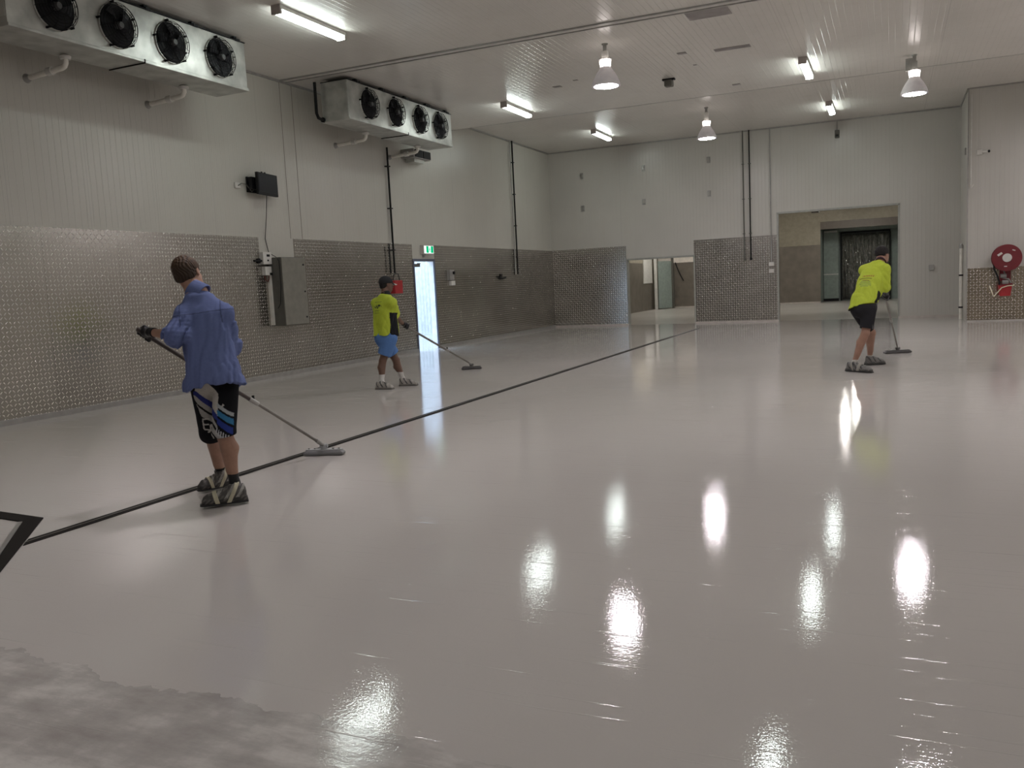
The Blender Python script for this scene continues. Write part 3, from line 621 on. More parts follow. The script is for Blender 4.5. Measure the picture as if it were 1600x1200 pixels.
MB().box(RX-.04, RX+.04, RY+.1, YR, RZ-.05, RZ+.05).box(RX-.12, RX+.12, YR-.03, YR, RZ-.55, RZ+.15).build('wall_arm', M_dred, t)
MB().path([(RX-.05, RY+.05, RZ-.3), (RX-.02, RY+.0, RZ-.42), (RX-.1, RY, RZ-.46), (RX+.05, RY, RZ-.5), (RX+.10, RY, RZ-.6), (RX+.08, RY+.02, RZ-.68)], .018, 8).bar((RX-.12, RY, RZ-.42), (RX+.0, RY, RZ-.42), .05).bar((RX-.08, RY, RZ-.57), (RX+.04, RY, RZ-.57), .055).build('valve', mat('valve_grey', (.28, .27, .26), .4, .6), t)
t = thing('red_box', (RX, YR-.2, .6), 'small red nozzle box under the hose reel', 'box')
mb = MB(); mb.add([(RX+a, YR-.3+b, z) for z, w in ((.60, .11), (.88, .145)) for a, b in ((-w-.02, 0), (w-.02, 0), (w-.02, .22), (-w-.02, .22))], [(0,1,5,4), (1,2,6,5), (2,3,7,6), (3,0,4,7), (0,3,2,1), (4,5,6,7)])
mb.build('box_body', M_red, t, bevel=.01); MB().box(RX-.17, RX+.13, YR-.31, YR-.07, .86, .9).build('rim', M_dred, t); MB().box(RX-.1, RX+.06, YR-.09, YR, .7, .8).build('mount', M_dred, t)
tag(MB().path([(RX-.35, YR-.33, .86), (RX-.29, YR-.33, .68), (RX-.26, YR-.33, .60), (RX-.16, YR-.335, .72), (RX-.1, YR-.34, .80), (RX+.02, YR-.34, .84), (RX+.16, YR-.32, .85), (RX+.17, YR-.2, .86)], .013, 6).build('tape_strap', M_tape), 'cream tape strap hanging in a V across the red nozzle box', 'strap')

# ================================================================== PEOPLE (implicit surfaces meshed with surface nets)
def N_(v): v = np.asarray(v, float); return v/np.linalg.norm(v)
def A_(*v): return np.array(v, float)
def capsule(p, a, b, ra, rb):
    ab = b-a; t = np.clip(((p-a)@ab)/(ab@ab), 0, 1)[..., None]; return np.linalg.norm(p-(a+t*ab), axis=-1) - (ra + (rb-ra)*t[..., 0])
def limb(p, pts, rs, k=.02):
    d = None
    for i in range(len(pts)-1):
        e = capsule(p, pts[i], pts[i+1], rs[i], rs[i+1]); d = e if d is None else smin(d, e, k)
    return d
def flatcap(p, a, b, ra, rb, ax, sq):
    """capsule squashed along unit axis ax by factor sq (<1 thinner)"""
    q = p + ((p-a)@ax)[..., None]*ax*(1/sq-1); return capsule(q, a, b, ra, rb)*sq**.5
def ell(p, c, R, r):
    q = (p-c)@np.asarray(R).T; r = np.asarray(r, float); k0 = np.linalg.norm(q/r, axis=-1); k1 = np.linalg.norm(q/(r*r), axis=-1); return k0*(k0-1)/np.maximum(k1, 1e-9)
def rbox(p, c, R, h, rad):
    q = np.abs((p-c)@np.asarray(R).T) - (np.asarray(h)-rad); return np.linalg.norm(np.maximum(q, 0), axis=-1) + np.minimum(q.max(-1), 0) - rad
def smin(a, b, k): h = np.maximum(k-np.abs(a-b), 0)/k; return np.minimum(a, b) - h*h*k*.25
def smax(a, b, k): return -smin(-a, -b, k)
def loft(p, a, b, fw, st, shrink=0.):
    """tube of elliptic sections from a to b; st rows: t, side offset, forward offset, half width, half depth"""
    ax = b-a; L = np.linalg.norm(ax); ax = ax/L; f = N_(fw - ax*(fw@ax)); s = np.cross(f, ax); st = np.asarray(st, float)
    q = p-a; t = (q@ax)/L; g = [np.interp(t, st[:, 0], st[:, i]) for i in (1, 2, 3, 4)]
    x = q@s - g[0]; y = q@f - g[1]; W = g[2]-shrink; D = g[3]-shrink
    n = 2.5; k = (np.abs(x/W)**n + np.abs(y/D)**n)**(1/n); d = (k-1)*np.minimum(W, D)
    lo = (st[0, 0]-t)*L; hi = (t-st[-1, 0])*L
    return np.maximum(d, np.maximum(lo, hi)), t, x, y
def folds(p, seed, amp, f1, stretch=(1, 1, 1)):
    r_ = np.random.default_rng(seed); o = np.zeros(p.shape[:-1]); q = p*np.asarray(stretch)
    for i in range(7):
        k = r_.normal(size=3); k = k/np.linalg.norm(k)*f1*(.7+.25*i); w = np.sin(q@k + r_.uniform(0, 6.28) + 1.5*np.sin(q@(r_.normal(size=3)*f1*.3))); o += (1-np.abs(w))*.75**i if i % 2 else w*.6*.75**i
    return o*amp/2.2
def sdf_mesh(name, fn, lo, hi, vox, material, parent=None, color=None, smooth_it=1):
    lo = np.asarray(lo, float); hi = np.asarray(hi, float); B = 10
    nb = np.maximum(1, np.ceil((hi-lo)/(vox*B)).astype(int)); n = nb*B+1
    g = [lo[i]+vox*B*(np.arange(nb[i])+.5) for i in range(3)]
    C_ = np.stack(np.meshgrid(*g, indexing='ij'), -1); dc = fn(C_.reshape(-1, 3)).reshape(C_.shape[:3])
    V = np.repeat(np.repeat(np.repeat(np.where(dc > 0, 1., -1.), B, 0), B, 1), B, 2)
    V = np.pad(V, ((0, 1), (0, 1), (0, 1)), mode='edge').astype(np.float32)
    act = np.argwhere(np.abs(dc) < vox*B*1.35)
    off = np.stack(np.meshgrid(*[np.arange(B+1)]*3, indexing='ij'), -1).reshape(-1, 3)
    for s in range(0, len(act), 60):
        a = act[s:s+60]; idx = a[:, None, :]*B + off[None]; vals = fn((lo + idx*vox).reshape(-1, 3))
        ii = idx.reshape(-1, 3); V[ii[:, 0], ii[:, 1], ii[:, 2]] = vals
    V[0] = V[-1] = 1; V[:, 0] = V[:, -1] = 1; V[:, :, 0] = V[:, :, -1] = 1
    S = V < 0
    cnt = sum(S[i:n[0]-1+i, j:n[1]-1+j, k:n[2]-1+k].astype(np.int8) for i in (0, 1) for j in (0, 1) for k in (0, 1))
    cell = (cnt > 0) & (cnt < 8); ci = np.argwhere(cell); vid = -np.ones(cell.shape, np.int64); vid[cell] = np.arange(len(ci))
    P = np.zeros((len(ci), 3)); W = np.zeros(len(ci))
    cs = [(i, j, k) for i in (0, 1) for j in (0, 1) for k in (0, 1)]
    for a in cs:
        for ax in range(3):
            if a[ax]: continue
            b = list(a); b[ax] = 1
            va = V[tuple((ci+a).T)]; vb = V[tuple((ci+b).T)]; m_ = (va < 0) != (vb < 0)
            t = np.where(m_, va/np.where(m_, va-vb, 1), 0); e = np.array(a, float)[None].repeat(len(ci), 0); e[:, ax] += t
            P += e*m_[:, None]; W += m_
    P = lo + (ci + P/W[:, None])*vox
    F = []
    for ax in range(3):
        u, v = (ax+1) % 3, (ax+2) % 3; sl = [slice(None)]*3; sr = [slice(None)]*3; sl[ax] = slice(0, -1); sr[ax] = slice(1, None)
        x = S[tuple(sl)] != S[tuple(sr)]; e = np.argwhere(x); e = e[(e[:, u] > 0) & (e[:, v] > 0) & (e[:, u] < n[u]-1) & (e[:, v] < n[v]-1)]
        du = np.eye(3, dtype=int)[u]; dv = np.eye(3, dtype=int)[v]
        q = np.stack([vid[tuple((e-du-dv).T)], vid[tuple((e-dv).T)], vid[tuple(e.T)], vid[tuple((e-du).T)]], 1)
        fl = ~S[tuple(e.T)]; q[fl] = q[fl][:, ::-1]; F.append(q)
    F = np.concatenate(F); F = F[(F >= 0).all(1)]
    for _ in range(smooth_it):
        acc = np.zeros_like(P); c_ = np.zeros(len(P))
        for a in range(4):
            np.add.at(acc, F[:, a], P[F[:, (a+1) % 4]]); np.add.at(c_, F[:, a], 1)
            np.add.at(acc, F[:, (a+1) % 4], P[F[:, a]]); np.add.at(c_, F[:, (a+1) % 4], 1)
        P = P*.5 + .5*acc/np.maximum(c_, 1)[:, None]
    me = bpy.data.meshes.new(name); me.vertices.add(len(P)); me.loops.add(len(F)*4); me.polygons.add(len(F))
    base = A_(0, 0, 0) if parent is None else np.array(parent.location)
    me.vertices.foreach_set('co', (P-base).astype(np.float32).ravel()); me.loops.foreach_set('vertex_index', F.ravel().astype(np.int32))
    me.polygons.foreach_set('loop_start', np.arange(0, len(F)*4, 4, dtype=np.int32)); me.polygons.foreach_set('loop_total', np.full(len(F), 4, np.int32))
    me.polygons.foreach_set('use_smooth', np.ones(len(F), bool)); me.update(calc_edges=True); me.validate()
    if color is not None:
        c = np.ones((len(P), 4), np.float32); c[:, :3] = color(P); at_ = me.color_attributes.new('Col', 'FLOAT_COLOR', 'POINT'); at_.data.foreach_set('color', c.ravel())
    me.materials.append(material); o = bpy.data.objects.new(name, me); COL.objects.link(o)
    if parent is not None: o.parent = parent
    return o
M_skin = attr_mat('skin', .55, .12, 300); M_cloth = attr_mat('cotton_cloth', .85, .3, 420, 0., spec=.12); M_hi = attr_mat('polyester_cloth', .7, .25, 500, 0., spec=.2)
M_shoe = attr_mat('shoe_leather', .65, .3, 160); M_glove = attr_mat('coated_glove', .42, .3, 200, spec=.25); M_hair = attr_mat('hair', .6, .8, 260, spec=.3)

def wd(px, py, hd):
    """point on the sight line through (px, py) at horizontal distance hd in front of the viewpoint"""
    d = FW + RT*(px-800)/FPX - UP*(py-600)/FPX; return A_(0, 0, CH) + d*(hd/(d@FH))
def fl(px, py, z=0.):
    d = FW + RT*(px-800)/FPX - UP*(py-600)/FPX; return A_(0, 0, CH) + d*((z-CH)/d[2])
def turn(v, deg):     # positive = clockwise seen from above
    a = math.radians(-deg); return A_(v[0]*math.cos(a)-v[1]*math.sin(a), v[0]*math.sin(a)+v[1]*math.cos(a), 0)
def bounds(pts, pad): p = np.array(pts); return p.min(0)-pad, p.max(0)+pad
def inpoly(x, y, poly):
    r = np.zeros(x.shape, bool); n = len(poly)
    for i in range(n):
        x1, y1 = poly[i]; x2, y2 = poly[(i+1) % n]; c = (y1 > y) != (y2 > y)
        r ^= c & (x < (x2-x1)*(y-y1)/((y2-y1) if y2 != y1 else 1e-9) + x1)
    return r

class Head:
    def __init__(s, c, fwd, up, k=1.):
        s.c = c; s.u = N_(up); s.f = N_(fwd - s.u*(np.asarray(fwd)@s.u)); s.r = np.cross(s.f, s.u); s.R = np.array([s.r, s.f, s.u]); s.k = k
    def loc(s, p): return (p-s.c)@s.R.T/s.k
    def at(s, x, y, z): return s.c + (s.r*x + s.f*y + s.u*z)*s.k
    def sdf(s, P):
        p = s.loc(P); I = np.eye(3); E = lambda c, r: ell(p, A_(*c), I, r)
        d = E((0, -.012, .028), (.074, .094, .083)); d = smin(d, E((0, .022, -.035), (.060, .070, .075)), .04); d = smin(d, E((0, .055, -.085), (.032, .028, .024)), .04)
        q = p.copy(); q[:, 0] = np.abs(q[:, 0]); e2 = lambda c, r: ell(q, A_(*c), I, r)
        d = smin(d, e2((.045, .040, -.06), (.022, .04, .03)), .03); d = smin(d, e2((.03, .080, .022), (.026, .010, .008)), .012)   # jaw, brow
        d = smax(d, -e2((.031, .094, .004), (.015, .012, .009)), .012); d = smin(d, e2((.031, .076, .004), (.0125, .0125, .0115)), .003)  # socket, eyeball
        d = smin(d, capsule(p, A_(0, .086, .012), A_(0, .108, -.024), .008, .0115), .012); d = smin(d, e2((.011, .094, -.028), (.008, .009, .007)), .006)
        d = smin(d, E((0, .089, -.053), (.024, .010, .0055)), .005); d = smin(d, E((0, .086, -.064), (.020, .011, .007)), .006); d = smin(d, e2((.042, .062, -.018), (.02, .018, .016)), .02)
        ear = e2((.079, -.008, -.004), (.0085, .020, .031)); ear = smax(ear, -e2((.088, -.004, .0), (.006, .011, .018)), .006); d = smin(d, ear, .008)
        return d*s.k
    def col(s, P, skin):
        p = s.loc(P); c = np.tile(np.array(skin), (len(P), 1)); x = np.abs(p[:, 0]); near = np.linalg.norm(p, axis=1) < .16
        lip = near & (p[:, 1] > .07) & (((p[:, 2]+.058)/.014)**2 + (x/.026)**2 < 1); c[lip] = np.array(skin)*[.85, .5, .48]
        eye = near & (p[:, 1] > .078) & (((x-.031)/.0125)**2 + ((p[:, 2]-.004)/.006)**2 < 1); c[eye] = (.7, .68, .65); c[eye & ((x-.031)**2+(p[:, 2]-.004)**2 < .0055**2)] = (.03, .02, .015)
        br = near & (p[:, 1] > .07) & (((x-.031)/.02)**2 + ((p[:, 2]-.026)/.005)**2 < 1); c[br] = (.05, .03, .02)
        return c
    def hair(s, P, low=-.045, grow=.010):
        p = s.loc(P); d = ell(p, A_(0, -.014, .032), np.eye(3), A_(.074, .094, .083)+grow)
        d = smin(d, ell(p, A_(0, -.035, -.03), np.eye(3), (.066+grow*.3, .058+grow*.3, .055)), .03)
        d = d + .0016*np.sin(p[:, 0]*310+p[:, 2]*90+3*np.sin(p[:, 2]*60))+ .0012*np.sin(p[:, 1]*290+p[:, 2]*170+2*np.sin(p[:, 0]*90))
        front = (p[:, 1] - (.050 - .9*np.maximum(.05-p[:, 2], 0)))        # hairline runs down behind the ears
        d = smax(d, front*.75, .01); d = smax(d, (low + .25*np.abs(p[:, 0]) - p[:, 2]), .012); return d*s.k

def hand_parts(w, grip, ax, palm_n, k=1., side=1):
    """fingers wrapped round a rod. w wrist, grip point on the rod axis, ax rod direction (index finger side), palm_n from the rod towards the palm"""
    n = N_(palm_n - ax*(palm_n@ax)); t = np.cross(ax, n)*side; pr = .026*k
    pc = grip + n*pr + t*.006; ch = []
    for i, (o, L) in enumerate(((.032, 1.0), (.011, 1.08), (-.010, 1.0), (-.030, .84))):
        base = grip + ax*o*k + n*(pr+.003) + t*.030*k; pts = [base]
        R_ = .0225*k
        for a in (-25, 35, 95, 150): 
            aa = math.radians(a*L); pts.append(grip + ax*(o*k*(1-.0)) + (t*math.cos(aa) - n*math.sin(aa))*R_*(1.12 if a < 0 else 1.0))
        ch.append((pts, [.0105*k, .0105*k, .0098*k, .009*k, .0082*k]))
    tb = grip + ax*.036*k + n*(pr-.002) - t*.018*k
    ch.append(([tb, grip + ax*.050*k - t*.030*k + n*.004, grip + ax*.044*k - t*.018*k - n*.016*k, grip + ax*.034*k + t*.004*k - n*.027*k], [.0135*k, .012*k, .011*k, .0095*k]))
    R = np.array([ax, n, t])
    def f(p):
        d = rbox(p, pc, R, A_(.042, .016, .034)*k, .015*k); d = smin(d, capsule(p, w, pc - t*.012, .027*k, .024*k), .03)
        for pts, rs in ch: d = smin(d, limb(p, pts, rs, .004), .006)
        return d
    return f, [w, pc, grip + ax*.06, grip - ax*.06, grip - n*.05]

def shoe_fn(heel, toe, ank, z0=.0, k=1.):
    """training shoe standing on z0; returns sdf and colour helpers"""
    d_ = toe-heel; d_ = A_(d_[0], d_[1], 0); L = np.linalg.norm(d_); f = d_/L; s = A_(f[1], -f[0], 0); U = A_(0, 0, 1); h = A_(heel[0], heel[1], z0); R = np.array([s, f, U])
    a2 = A_(ank[0], ank[1], z0+.10)
    def loc(p): return (p-h)@R.T
    def F(p):
        q = loc(p); w = k*np.interp(q[:, 1]/L, (0, .12, .45, .75, .92, 1), (.030, .038, .038, .048, .042, .024))
        top = k*k*np.interp(q[:, 1]/L, (0, .2, .42, .7, .9, 1), (.085, .088, .085, .062, .048, .034))
        u = np.sqrt((q[:, 0]/w)**2 + (np.maximum(q[:, 2]-.02, 0)/(top-.02))**2.0); up = (u-1)*.035
        up = smax(up, np.abs(q[:, 1]-L/2)-L/2+.004, .03); up = np.maximum(up, -q[:, 2]+.004)
        sole = rbox(q, A_(0, L/2, .013), np.eye(3), (.05, L/2, .014), .011); sole = smax(sole, np.abs(q[:, 0])-w-.006, .01)
        col_ = limb(p, [h + f*L*.24 + U*.06, a2], [.046*k, .044*k]); col_ = smax(col_, p[:, 2]-z0-.105, .008)
        d = smin(smin(up, col_, .025), sole, .006)
        return d + .0015*np.sin(q[:, 1]*210)*(q[:, 2] > .03)
    return F, loc, L, [h - f*.05 - s*.08, h + f*(L+.05) + s*.08, a2 + U*.05 + s*.07, a2 - s*.07, h - s*.08 + f*L, h + s*.08 - U*.02]

def build_shoe(t, heel, toe, ank, base, accent, strap=False, plate=.0, name='shoe', k=1.):
    F, loc, L, bp = shoe_fn(heel, toe, ank, plate, k)
    def col(P):
        q = loc(P); c = np.tile(np.array(base), (len(P), 1)); c[q[:, 2] < .027] = np.array(base)*.45+.01
        y = q[:, 1]/L; m_ = (q[:, 2] > .03) & (np.sin(y*26 + q[:, 2]*60) > .55) & (y < .85); c[m_] = accent
        lc = (np.abs(q[:, 0]) < .022) & (y > .42) & (y < .68) & (np.sin(q[:, 1]*260) > .1) & (q[:, 2] > .045); c[lc] = np.array(accent)*.5
        dirt = np.sin(q@A_(90, 60, 120))*np.sin(q@A_(-50, 110, 70)) > .35; c[dirt] = c[dirt]*.55 + .45*np.array((.22, .20, .18)); return c
    lo, hi = bounds(bp, .02); o = sdf_mesh(name, F, lo, hi, .0045, M_shoe, t, col)
    if plate:
        d_ = N_(A_(*(toe-heel)[:2], 0)); s = A_(d_[1], -d_[0], 0); h = A_(heel[0], heel[1], 0); mb = MB()
        outline = [(y, w) for y, w in ((-.01, .035), (.12, .047), (.45, .042), (.75, .055), (.95, .045), (1.04, .02))]
        pts = [h + d_*L*y + s*w for y, w in outline] + [h + d_*L*y - s*w for y, w in outline[::-1]]
        mb.prism([(p[0], p[1]) for p in pts], plate-.014, plate-.001)
        pl = mb.build('spiked_plate', mat('spike_plate_black', (.03, .03, .03), .6), o)
        sp = MB()
        for y in np.linspace(.05, .95, 6):
            for w in (-.03, .03): q = h + d_*L*y + s*w; sp.bar(q + A_(0, 0, plate-.012), A_(q[0], q[1], .001), .006, .002, 6)
        sp.build('spikes', M_trim, pl)
    if strap:
        bands = ((.70, .10, .25), (.33, .10, -.5)) if strap == 1 else ((.55, .12, .2), (.30, .05, -.3))
        def FS(p):
            q = loc(p); d0 = F(p) - .004; d = None
            for y0, w0, sl in bands:
                e = np.abs(q[:, 1]/L - y0 - sl*(q[:, 2]-.05)/L)*L - w0*L*.5; e = np.maximum(d0, e); d = e if d is None else np.minimum(d, e)
            return np.maximum(d, -(F(p)+.003))
        o2 = sdf_mesh('tape_wrap', FS, lo, hi, .004, M_cloth, None, lambda P: np.tile(np.array((.58, .54, .40) if strap == 1 else (.34, .32, .28)), (len(P), 1)))
        o2.parent = o; o2.data.transform(Matrix.Translation(-Vector(t.location)))
    return o

def squeegee(p0, p1, wdir, width, label, group, upper, lower, clamp_t, dark_head=False):
    """p0 top of the handle, p1 socket just above the floor head"""
    t = thing('squeegee', (p1[0], p1[1], 0), label, 'squeegee', group)
    p0, p1 = np.asarray(p0), np.asarray(p1); pm = p0 + (p1-p0)*clamp_t; ax = N_(p1-p0)
    MB().bar(p0, pm, .0165, n=16).lathe([(.0, -.02), (.014, -.016), (.0175, 0)], Vector(p0), Vector(ax)).build('upper_handle', upper, t, smooth=True)
    MB().bar(pm - ax*.05, p1, .0125, n=16).build('lower_handle', lower, t, smooth=True)
    o = MB().bar(pm - ax*.05, pm + ax*.05, .021, n=16).build('clamp_collar', M_trim, t, smooth=True); MB().bar(pm, pm + A_(0, 0, .05), .011, n=10).build('clamp_knob', M_black, o)
    w = N_(wdir); g = A_(-w[1], w[0], 0); c = A_(p1[0], p1[1], 0); hw = width/2
    def X(a, b, z): return tuple(c + w*a + g*b + A_(0, 0, z))
    mb = MB()
    for (ha, hb, z0, z1, ta) in ((hw, .045, .004, .045, .88),):
        mb.add([X(-ha*.96, -hb*.9, z0), X(ha*.96, -hb*.9, z0), X(ha*.96, hb*.9, z0), X(-ha*.96, hb*.9, z0), X(-ha, -hb, (z0+z1)/2), X(ha, -hb, (z0+z1)/2), X(ha, hb, (z0+z1)/2), X(-ha, hb, (z0+z1)/2),
                X(-ha*ta, -hb*.75, z1), X(ha*ta, -hb*.75, z1), X(ha*ta, hb*.75, z1), X(-ha*ta, hb*.75, z1)],
               [(3, 2, 1, 0), (8, 9, 10, 11)] + [(i, (i+1) % 4, 4+(i+1) % 4, 4+i) for i in range(4)] + [(4+i, 4+(i+1) % 4, 8+(i+1) % 4, 8+i) for i in range(4)])
    mb.build('head_pad', mat('squeegee_pad_dark' if dark_head else 'squeegee_pad_grey', (.07, .065, .065) if dark_head else (.20, .20, .20), .5), t, bevel=.006)
    mb = MB(); n = 12; pts = []
    for i in range(n): 
        a = 2*PI*i/n; pts.append(c + w*(math.copysign(abs(math.cos(a))**.5, math.cos(a))*hw*.93) + g*(math.copysign(abs(math.sin(a))**.5, math.sin(a))*.034))
    mb.prism([(p[0], p[1]) for p in pts], .044, .056); hd = mb.build('head_plate', mat('squeegee_plate_dark' if dark_head else 'squeegee_plate', (.10, .095, .09) if dark_head else (.36, .37, .37), .45), t, bevel=.002)
    for a in (-.75, -.45, .45, .75): MB().lathe([(.009, .056), (.009, .066), (0, .066)], (c[0]+w[0]*hw*a, c[1]+w[1]*hw*a, 0), n=10).build('bolt', M_trim, hd)
    MB().bar(c + A_(0, 0, .055), c + A_(0, 0, .085), .03, n=14).bar(c - w*.035 + A_(0, 0, .085), c + w*.035 + A_(0, 0, .085), .018, n=12).build('swivel_joint', MATS['squeegee_plate_dark' if dark_head else 'squeegee_plate'], t)
    MB().bar(p1 - ax*.10, A_(c[0], c[1], .085), .019, .015, n=14).build('handle_socket', M_trim, t)
    return t

def build_person(label, J, hd, skin, shirt, shorts, shoes, gloves, extra=None, vox=.006, scale=1.):
    """J joints; every garment is its own surface over one continuous body"""
    base = (J['anL'] + J['anR'])/2; t = thing('person', (base[0], base[1], 0), label, 'person'); k = scale
    H = Head(*hd); U = A_(0, 0, 1); tw = J['tfw']; pel = (J['hipL']+J['hipR'])/2; nb = J['neck']
    # body -------------------------------------------------
    sh = (J['shL']+J['shR'])/2
    def body(p):
        d = H.sdf(p); d = smin(d, capsule(p, nb, H.at(0, -.022, -.045), .062*k, .056*k), .02)
        tor = loft(p, pel, nb, tw, [(0, 0, 0, .12*k, .085*k), (.3, 0, 0, .125*k, .09*k), (.62, 0, 0, .14*k, .10*k), (.82, 0, 0, .12*k, .075*k), (1, 0, 0, .06*k, .055*k)])[0]; d = smin(d, tor, .05)
        for s in 'LR':
            an = J['an'+s]; kn = J['kn'+s]; hp = J['hip'+s]; cd = N_(kn-an); back = N_(np.cross(np.cross(cd, -J['leg_fw'+s]), cd)); cf = kn + (an-kn)*.32 + back*.022*k
            d = smin(d, capsule(p, sh*.3+J['sh'+s]*.7 - U*.02, J['sh'+s] - U*.02, .05*k, .05*k), .03)
            d = smin(d, limb(p, [J['sh'+s], J['el'+s], J['wr'+s]], [.052*k, .041*k, .027*k], .015), .02)
            fa = J['el'+s] + (J['wr'+s]-J['el'+s])*.3; d = smin(d, capsule(p, J['el'+s], fa, .040*k, .042*k), .02)
            e = limb(p, [hp, kn, an], [.083*k, .053*k, .034*k], .02); e = smin(e, limb(p, [kn, cf, kn + (an-kn)*.72], [.046*k, .052*k, .034*k], .02), .02); d = smin(d, e, .025)
            d = smin(d, capsule(p, an, an - U*.05 + J['leg_fw'+s]*.03, .036*k, .032*k), .02)
        if not gloves.get('R'): d = smin(d, HF['R'][0](p), .01)
        if not gloves.get('L'): d = smin(d, HF['L'][0](p), .01)
        return d
    HF = {}
    for s in 'LR': HF[s] = hand_parts(J['wr'+s], J['grip'+s], J['gax'+s], J['palm'+s], 1.0*k, 1 if s == 'R' else -1)
    allp = [H.at(0, 0, .15), H.at(.1, .13, 0), H.at(-.1, -.13, 0), J['anL']-U*.1, J['anR']-U*.1] + [J[a+s] for a in ('sh', 'el', 'wr', 'hip', 'kn', 'an') for s in 'LR'] + HF['L'][1] + HF['R'][1]
    lo, hi = bounds(allp, .14); lo[2] = max(lo[2], .02)
    def bcol(P):
        c = H.col(P, skin); ears = 0
        for s in 'LR':
            an = J['an'+s]; near = np.linalg.norm(P-(an-U*.03), axis=1) < .16
            c[near & (P[:, 2] < an[2]+shoes['sock_h'])] = shoes['sock']
        n = np.sin(P@A_(37, 21, 43))*.04+1; return c*n[:, None]
    sdf_mesh('body', body, lo, hi, vox*.85, M_skin, t, bcol)
    # hair / cap ------------------------------------------
    hl, hh = bounds([H.c], .17)
    if extra and 'cap' in extra:
        capc = extra['cap']
        o = sdf_mesh('hair', lambda p: H.hair(p, -.075, .006), hl, hh, .004, M_hair, t, lambda P: np.tile(np.array(hd_col), (len(P), 1))) if (hd_col := extra['hair_col']) is not None else None
        def capf(p):
            q = H.loc(p); d = ell(q, A_(0, -.01, .04), np.eye(3), (.089, .109, .092)); d = smax(d, .018 + .12*q[:, 1] - q[:, 2], .006)
            d = smin(d, ell(q, A_(0, -.01, .132), np.eye(3), (.008, .008, .006)), .004); d = smax(d, -ell(q, A_(0, -.01, .02), np.eye(3), (.082, .101, .094)), .003); return d
        def brim(p):
            q = H.loc(p); z = .036 - .5*(q[:, 0]**2)*12 - .25*(q[:, 1]-.09); d = np.abs(q[:, 2]-z)-.004; r_ = np.sqrt((q[:, 0]/.078)**2 + ((q[:, 1]-.085)/.085)**2)-1; return smax(d, np.maximum(r_*.06, .075-q[:, 1]), .004)
        c_ = sdf_mesh('cap', capf, hl, hh, .004, M_cloth, t, lambda P: np.tile(np.array(capc), (len(P), 1)))
        b2 = sdf_mesh('cap_brim', brim, hl, hh, .0035, M_cloth, None, lambda P: np.where((H.loc(P)[:, 1] > .105)[:, None], np.array((.5, .46, .42)), np.array(capc))); b2.parent = c_; b2.data.transform(Matrix.Translation(-Vector(t.location))); b2['label'] = 'cap brim with a pale front'
    else:
        hc = np.array(extra['hair_col']); hc_lit = np.array(extra.get('hair_lit_col', extra['hair_col']))
        def hcol(P):
            q = H.loc(P); s_ = np.clip(.6+.4*np.sin(q[:, 0]*330+q[:, 2]*90+3*np.sin(q[:, 2]*50)), 0, 1)[:, None]; m_ = np.clip((q[:, 2]-.0)*7, 0, 1)[:, None]; return hc*(1-m_*.6*s_) + hc_lit*m_*.6*s_
        sdf_mesh('hair', lambda p: H.hair(p, extra.get('hair_low', -.05), extra.get('hair_grow', .010)), hl, hh, .0035, M_hair, t, hcol, 0)
    # shirt -----------------------------------------------
    a, b = shirt['a'], shirt['b']; stt = shirt['st']; hem = shirt.get('hem', lambda t_, x, y: t_*0)
    def shirt_f(p, g=0.):
        d, tt_, x, y = loft(p, a, b, tw, stt)
        fo = folds(p, shirt['seed'], shirt['fold'], shirt.get('ff', 24), shirt.get('str', (1, 1, .35)))*np.clip(1.25-tt_, .35, 1)
        d = d + fo
        for s in 'LR':
            S_, E_, W_ = J['sh'+s], J['el'+s], J['wr'+s]; sl = shirt['sleeve'+s]; sr = shirt['sr']
            if sl <= 1: pts = [S_, S_+(E_-S_)*sl]; rs = [sr[0], sr[0]+(sr[1]-sr[0])*sl]
            else: pts = [S_, E_, E_+(W_-E_)*(sl-1)]; rs = [sr[0], sr[1], sr[2]]
            e = limb(p, pts, rs, .012) + folds(p, shirt['seed']+7, shirt['fold']*.8, 55); n_ = N_(pts[-1]-pts[-2]); e = smax(e, (p-pts[-1])@n_, .006)
            sj = nb - N_(nb-pel)*.075; e = smin(e, capsule(p, sj, S_, .072*k, sr[0]*.98), .03); d = smin(d, e, .035)
            q = pts[-1]; d = smax(d, -np.maximum(capsule(p, q - n_*.05, q + n_*.05, rs[-1]-.012, rs[-1]-.012), -(p-(q-n_*.045))@n_), .004)
        d = smin(d, capsule(p, nb - N_(nb-pel)*.05, nb - N_(nb-pel)*.01, .088*k, .066*k), .04)
        ax = N_(b-a); L_ = np.linalg.norm(b-a); tt2 = ((p-a)@ax); fo2 = .010*np.sin(x*26+1)+.006*np.sin(y*31)
        d = smax(d, hem(tt2/L_, x, y)*L_ - tt2 + fo2*.6, .008)
        nk = N_(H.at(0, -.03, -.07)-nb); d = smax(d, -capsule(p, nb + nk*.012, nb + nk*.3, .058*k, .066*k), .006)
        ins = loft(p, a - ax*.2, b, tw, [(r_[0]*(1) , r_[1], r_[2], r_[3]-.016, r_[4]-.016) for r_ in [(-.4, *stt[0][1:])] + list(stt)])[0]
        d = smax(d, -np.maximum(ins, tt2-.035), .004)
        return d
    P_ = [a, b, nb] + [a + s_*.32 for s_ in (N_(np.cross(tw, U)), -N_(np.cross(tw, U)), tw, -tw)] + [J[x_+s] for x_ in ('sh', 'el') for s in 'LR'] + ([J['wrL'], J['wrR']] if shirt['sleeveL'] > 1 else [])
    lo, hi = bounds(P_, .12); so = sdf_mesh('shirt', shirt_f, lo, hi, vox, shirt['mat'], t, shirt['col'])
